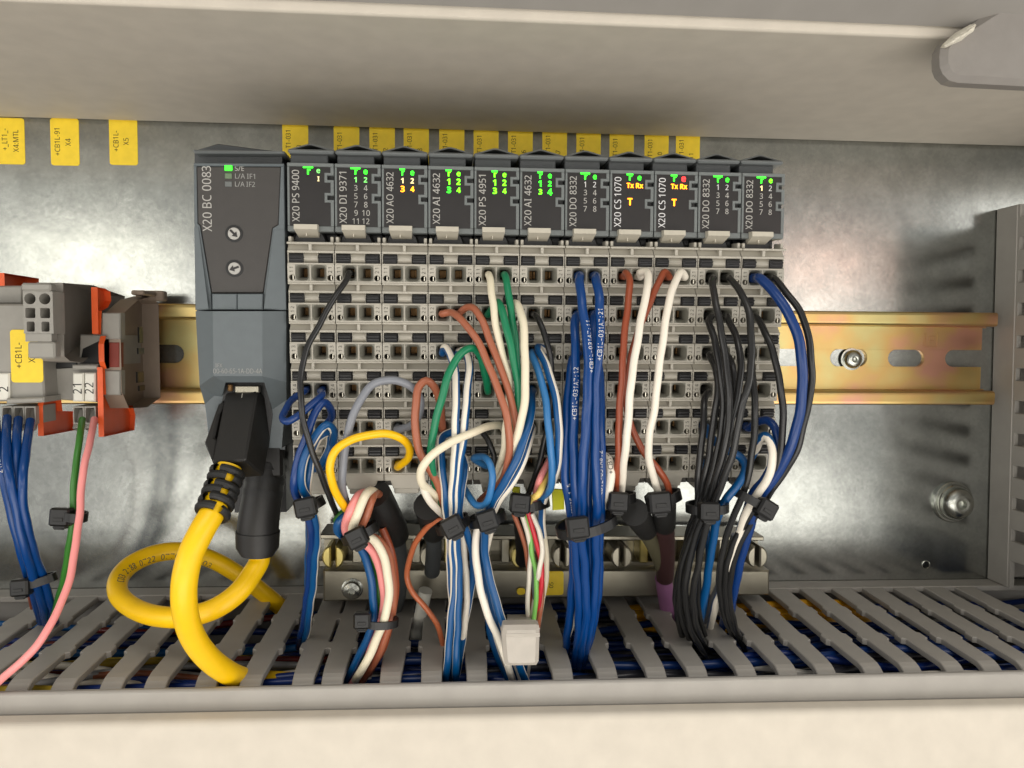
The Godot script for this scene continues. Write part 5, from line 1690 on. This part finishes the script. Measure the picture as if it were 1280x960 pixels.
	wire("dark blue wire looping out of the fifth row of the last block", "navy", 1.5, [10, 4, 0], [948, 527, 80, 960, 526, 83, 969, 536, 85, 972, 556, 86, 966, 580, 86, 954, 600, 84.5, 940, 618, 82, 932, 645, 78, 922, 685, 71, 912, 725, 63, 906, 765, 52, 902, 786, 40], g)
	wire("white and blue striped wire arching over the lowest right holes", "striped", 1.5, [10, 5, 0], [945, 560, 80, 950, 548, 84, 958, 545, 86.5, 965, 558, 88, 965, 580, 88.5, 957, 602, 87, 944, 622, 84, 931, 645, 80, 917, 690, 73, 904, 728, 66, 893, 762, 56, 886, 790, 42], g, 0.36, -0.9, 0.002)
	wire("blue wire with a white edge leaving the left black bundle", "striped", 1.5, [9, 4, 0], [887, 545, 79.5, 905, 560, 81, 926, 572, 82.5, 932, 584, 84, 923, 604, 85, 907, 626, 84, 896, 650, 80, 889, 690, 74, 883, 730, 67, 877, 762, 58, 874, 790, 44], g, 0.16, -2.4, 0.004)
	wire("teal blue wire in the lowest left hole of the tenth block", "teal", 1.3, [9, 5, 0], [880, 584, 78, 884, 600, 80, 884, 625, 79, 882, 655, 74, 886, 690, 69, 884, 730, 62, 878, 770, 50], g)
	wire("thin grey wire slanting behind the right black bundle near the duct", "grey", 1.0, [], [917, 668, 66, 905, 712, 58, 892, 745, 52, 884, 768, 46, 880, 785, 36], g)

	g = "blue wires under the left rail terminal"
	var lb := [
		["blue wire under the left terminal, leftmost with white print", [-6, 522, 46, -4, 545, 54, 3, 590, 56.8, 14, 640, 56.8, 26, 690, 53.8, 37, 725, 48.8, 46, 758, 41.8, 52, 778, 34]],
		["blue wire under the left terminal, second from left", [9, 522, 46, 8, 545, 54, 11, 590, 61.6, 21, 640, 61.6, 32, 690, 58.6, 44, 728, 52.6, 53, 758, 45.6, 58, 780, 34]],
		["blue wire under the left terminal, third from left", [23, 524, 46, 21, 548, 54, 21, 595, 59.6, 26, 645, 59.6, 38, 695, 55.6, 50, 730, 49.6, 59, 758, 42.6, 64, 780, 34]],
		["blue wire under the left terminal, rightmost beside the orange plate", [38, 526, 46, 34, 552, 54, 29, 595, 61.4, 31, 645, 60.4, 43, 690, 56.4, 55, 727, 50.4, 64, 756, 44.4, 69, 778, 33]]]
	for k in 4:
		var path := wire(lb[k][0], "blue", 1.45, [], lb[k][1], g)
		if k == 0:
			print_along("print", "21AX9-17.", 1.5, mono, M.print_white, path, gauge("blue", 1.45), 22.0, 0.2, get_child(get_child_count() - 1), true)
	wire("thin rust red wire crossing behind the left blue wires", "rust", 0.8, [], [-12, 575, 40, 0, 600, 44, 8, 620, 46, 18, 650, 46, 26, 690, 44, 34, 730, 40, 40, 760, 30], g)
	wire("green wire hanging from the marked terminal", "leaf", 1.25, [], [103, 524, 44, 100, 545, 52, 95, 580, 57, 92, 620, 59, 90, 655, 58.5, 84, 700, 55, 76, 738, 49, 66, 772, 40, 60, 796, 28], "")
	wire("pink wire hanging from the marked terminal and sweeping left into the duct", "pink", 1.3, [], [118, 524, 44, 114, 545, 53, 106, 580, 60, 101, 620, 63, 97.5, 660, 66, 91, 705, 70, 78, 750, 75, 57, 792, 80, 30, 824, 82, 5, 846, 82, -18, 868, 78], "")


# ------------------------------------------------------------------ cable ties
func tie(label: String, c: Array, rx: float, rz: float, tilt: float, head: Array, head_turn: float, size := 1.0, lean := 0.0) -> void:
	rx *= 0.9
	rz *= 0.9
	var p := P(c[0], c[1], c[2])
	var t := thing("cable_tie", label, "cable tie", "black cable ties round the wires", p)
	var u := Vector3(cos(deg_to_rad(tilt)), sin(deg_to_rad(tilt)), 0)
	var ax := Vector3(-u.y, u.x, lean).normalized()
	var w := u.cross(ax).normalized() if u.cross(ax).z > 0 else ax.cross(u).normalized()
	var m := MB.new()
	var ring := []
	for k in 36:
		var a := TAU * k / 36.0
		var d := u * cos(a) * rx + w * sin(a) * rz
		var o := (u * cos(a) / rx + w * sin(a) / rz).normalized()
		var b := 1.25 * size
		ring.append([d - ax * b, d - ax * b + o * 0.75, d + ax * b + o * 0.75, d + ax * b])
	ring.append(ring[0])
	for i in 36:
		var A: Array = ring[i]
		var B: Array = ring[i + 1]
		var mid: Vector3 = (A[0] + A[2] + B[0] + B[2]) / 4.0
		for k in 4:
			m.face(A[k], A[(k + 1) % 4], B[(k + 1) % 4], B[k], mid)
	obj("strap", m, M.black_tie, t)
	var h := P(head[0], head[1], head[2]) - p
	m = MB.new()
	m.t = Transform3D(Basis(Vector3.BACK, deg_to_rad(head_turn)) * Basis(Vector3.RIGHT, deg_to_rad(-8)), h)
	var s := 2.75 * size
	m.box(Vector3(-s, -s * 0.95, -2.2), Vector3(s, s * 0.95, 2.0), 0.55)
	m.box(Vector3(-s * 0.62, -s * 1.22, -1.4), Vector3(s * 0.62, -s * 0.9, 1.2), 0.2)
	obj("head", m, M.black_tie, t)
	m = MB.new()
	m.t = Transform3D(Basis(Vector3.BACK, deg_to_rad(head_turn)) * Basis(Vector3.RIGHT, deg_to_rad(-8)), h)
	m.box(Vector3(-s * 0.45, -s * 1.3, 0.2), Vector3(s * 0.45, -s * 1.1, 1.4), 0.1)
	m.box(Vector3(-s * 0.5, -s * 0.42, 2.0), Vector3(s * 0.5, -s * 0.05, 2.25), 0.1)
	obj("pawl", m, M.black_rubber, t)


func build_ties() -> void:
	tie("black cable tie leftmost under the modules, round blue striped wires", [388, 632, 84.5], 3.6, 3.6, 24, [382, 634, 91], 12, 0.95)
	tie("black cable tie round the bundle of pink, cream and brown wires", [450, 666, 83], 5.0, 4.6, 24, [446, 672, 91], 26, 0.95)
	tie("black cable tie at the duct slots below the pink and cream wires", [474, 777, 75], 5.2, 3.4, -3, [453, 775, 77], 0, 0.85)
	tie("black cable tie round the tall blue striped pair", [566, 655, 82], 4.6, 5.0, 20, [566, 658, 90.5], 28, 1.0)
	tie("black cable tie below the small light blue loop", [609, 648, 80], 5.0, 4.6, 14, [609, 650, 90], 18, 1.0)
	tie("black cable tie above the thin coloured fan of wires", [662, 630, 76], 5.6, 4.4, 8, [650, 629, 86], -6, 1.0)
	tie("black cable tie round the thick dark blue bundle", [733, 656, 86.5], 8.6, 5.8, 14, [722, 659, 94.5], 6, 1.05, 0.12)
	tie("black cable tie on the first brown and white wire pair", [775, 622, 80.5], 4.2, 3.4, 4, [772, 627, 88], -4, 1.0)
	tie("black cable tie on the second brown and white wire pair", [829, 622, 79], 5.0, 4.0, 14, [824, 628, 87], 4, 1.1)
	tie("black cable tie round the left bundle of black wires", [884, 634, 84.5], 5.8, 5.2, 2, [886, 639, 92.5], -2, 0.95)
	tie("black cable tie round the right bundle, its head turned right", [940, 626, 83.5], 6.4, 4.8, -28, [957, 636, 88], -32, 0.95)
	tie("black cable tie on the left blue wires just above the duct", [45, 727, 51], 6.2, 3.2, 16, [27, 734, 54], 4, 0.95)
	tie("black cable tie on the green and pink wires", [94, 645, 61.5], 3.0, 2.4, -8, [77, 646, 62], -3, 1.0)
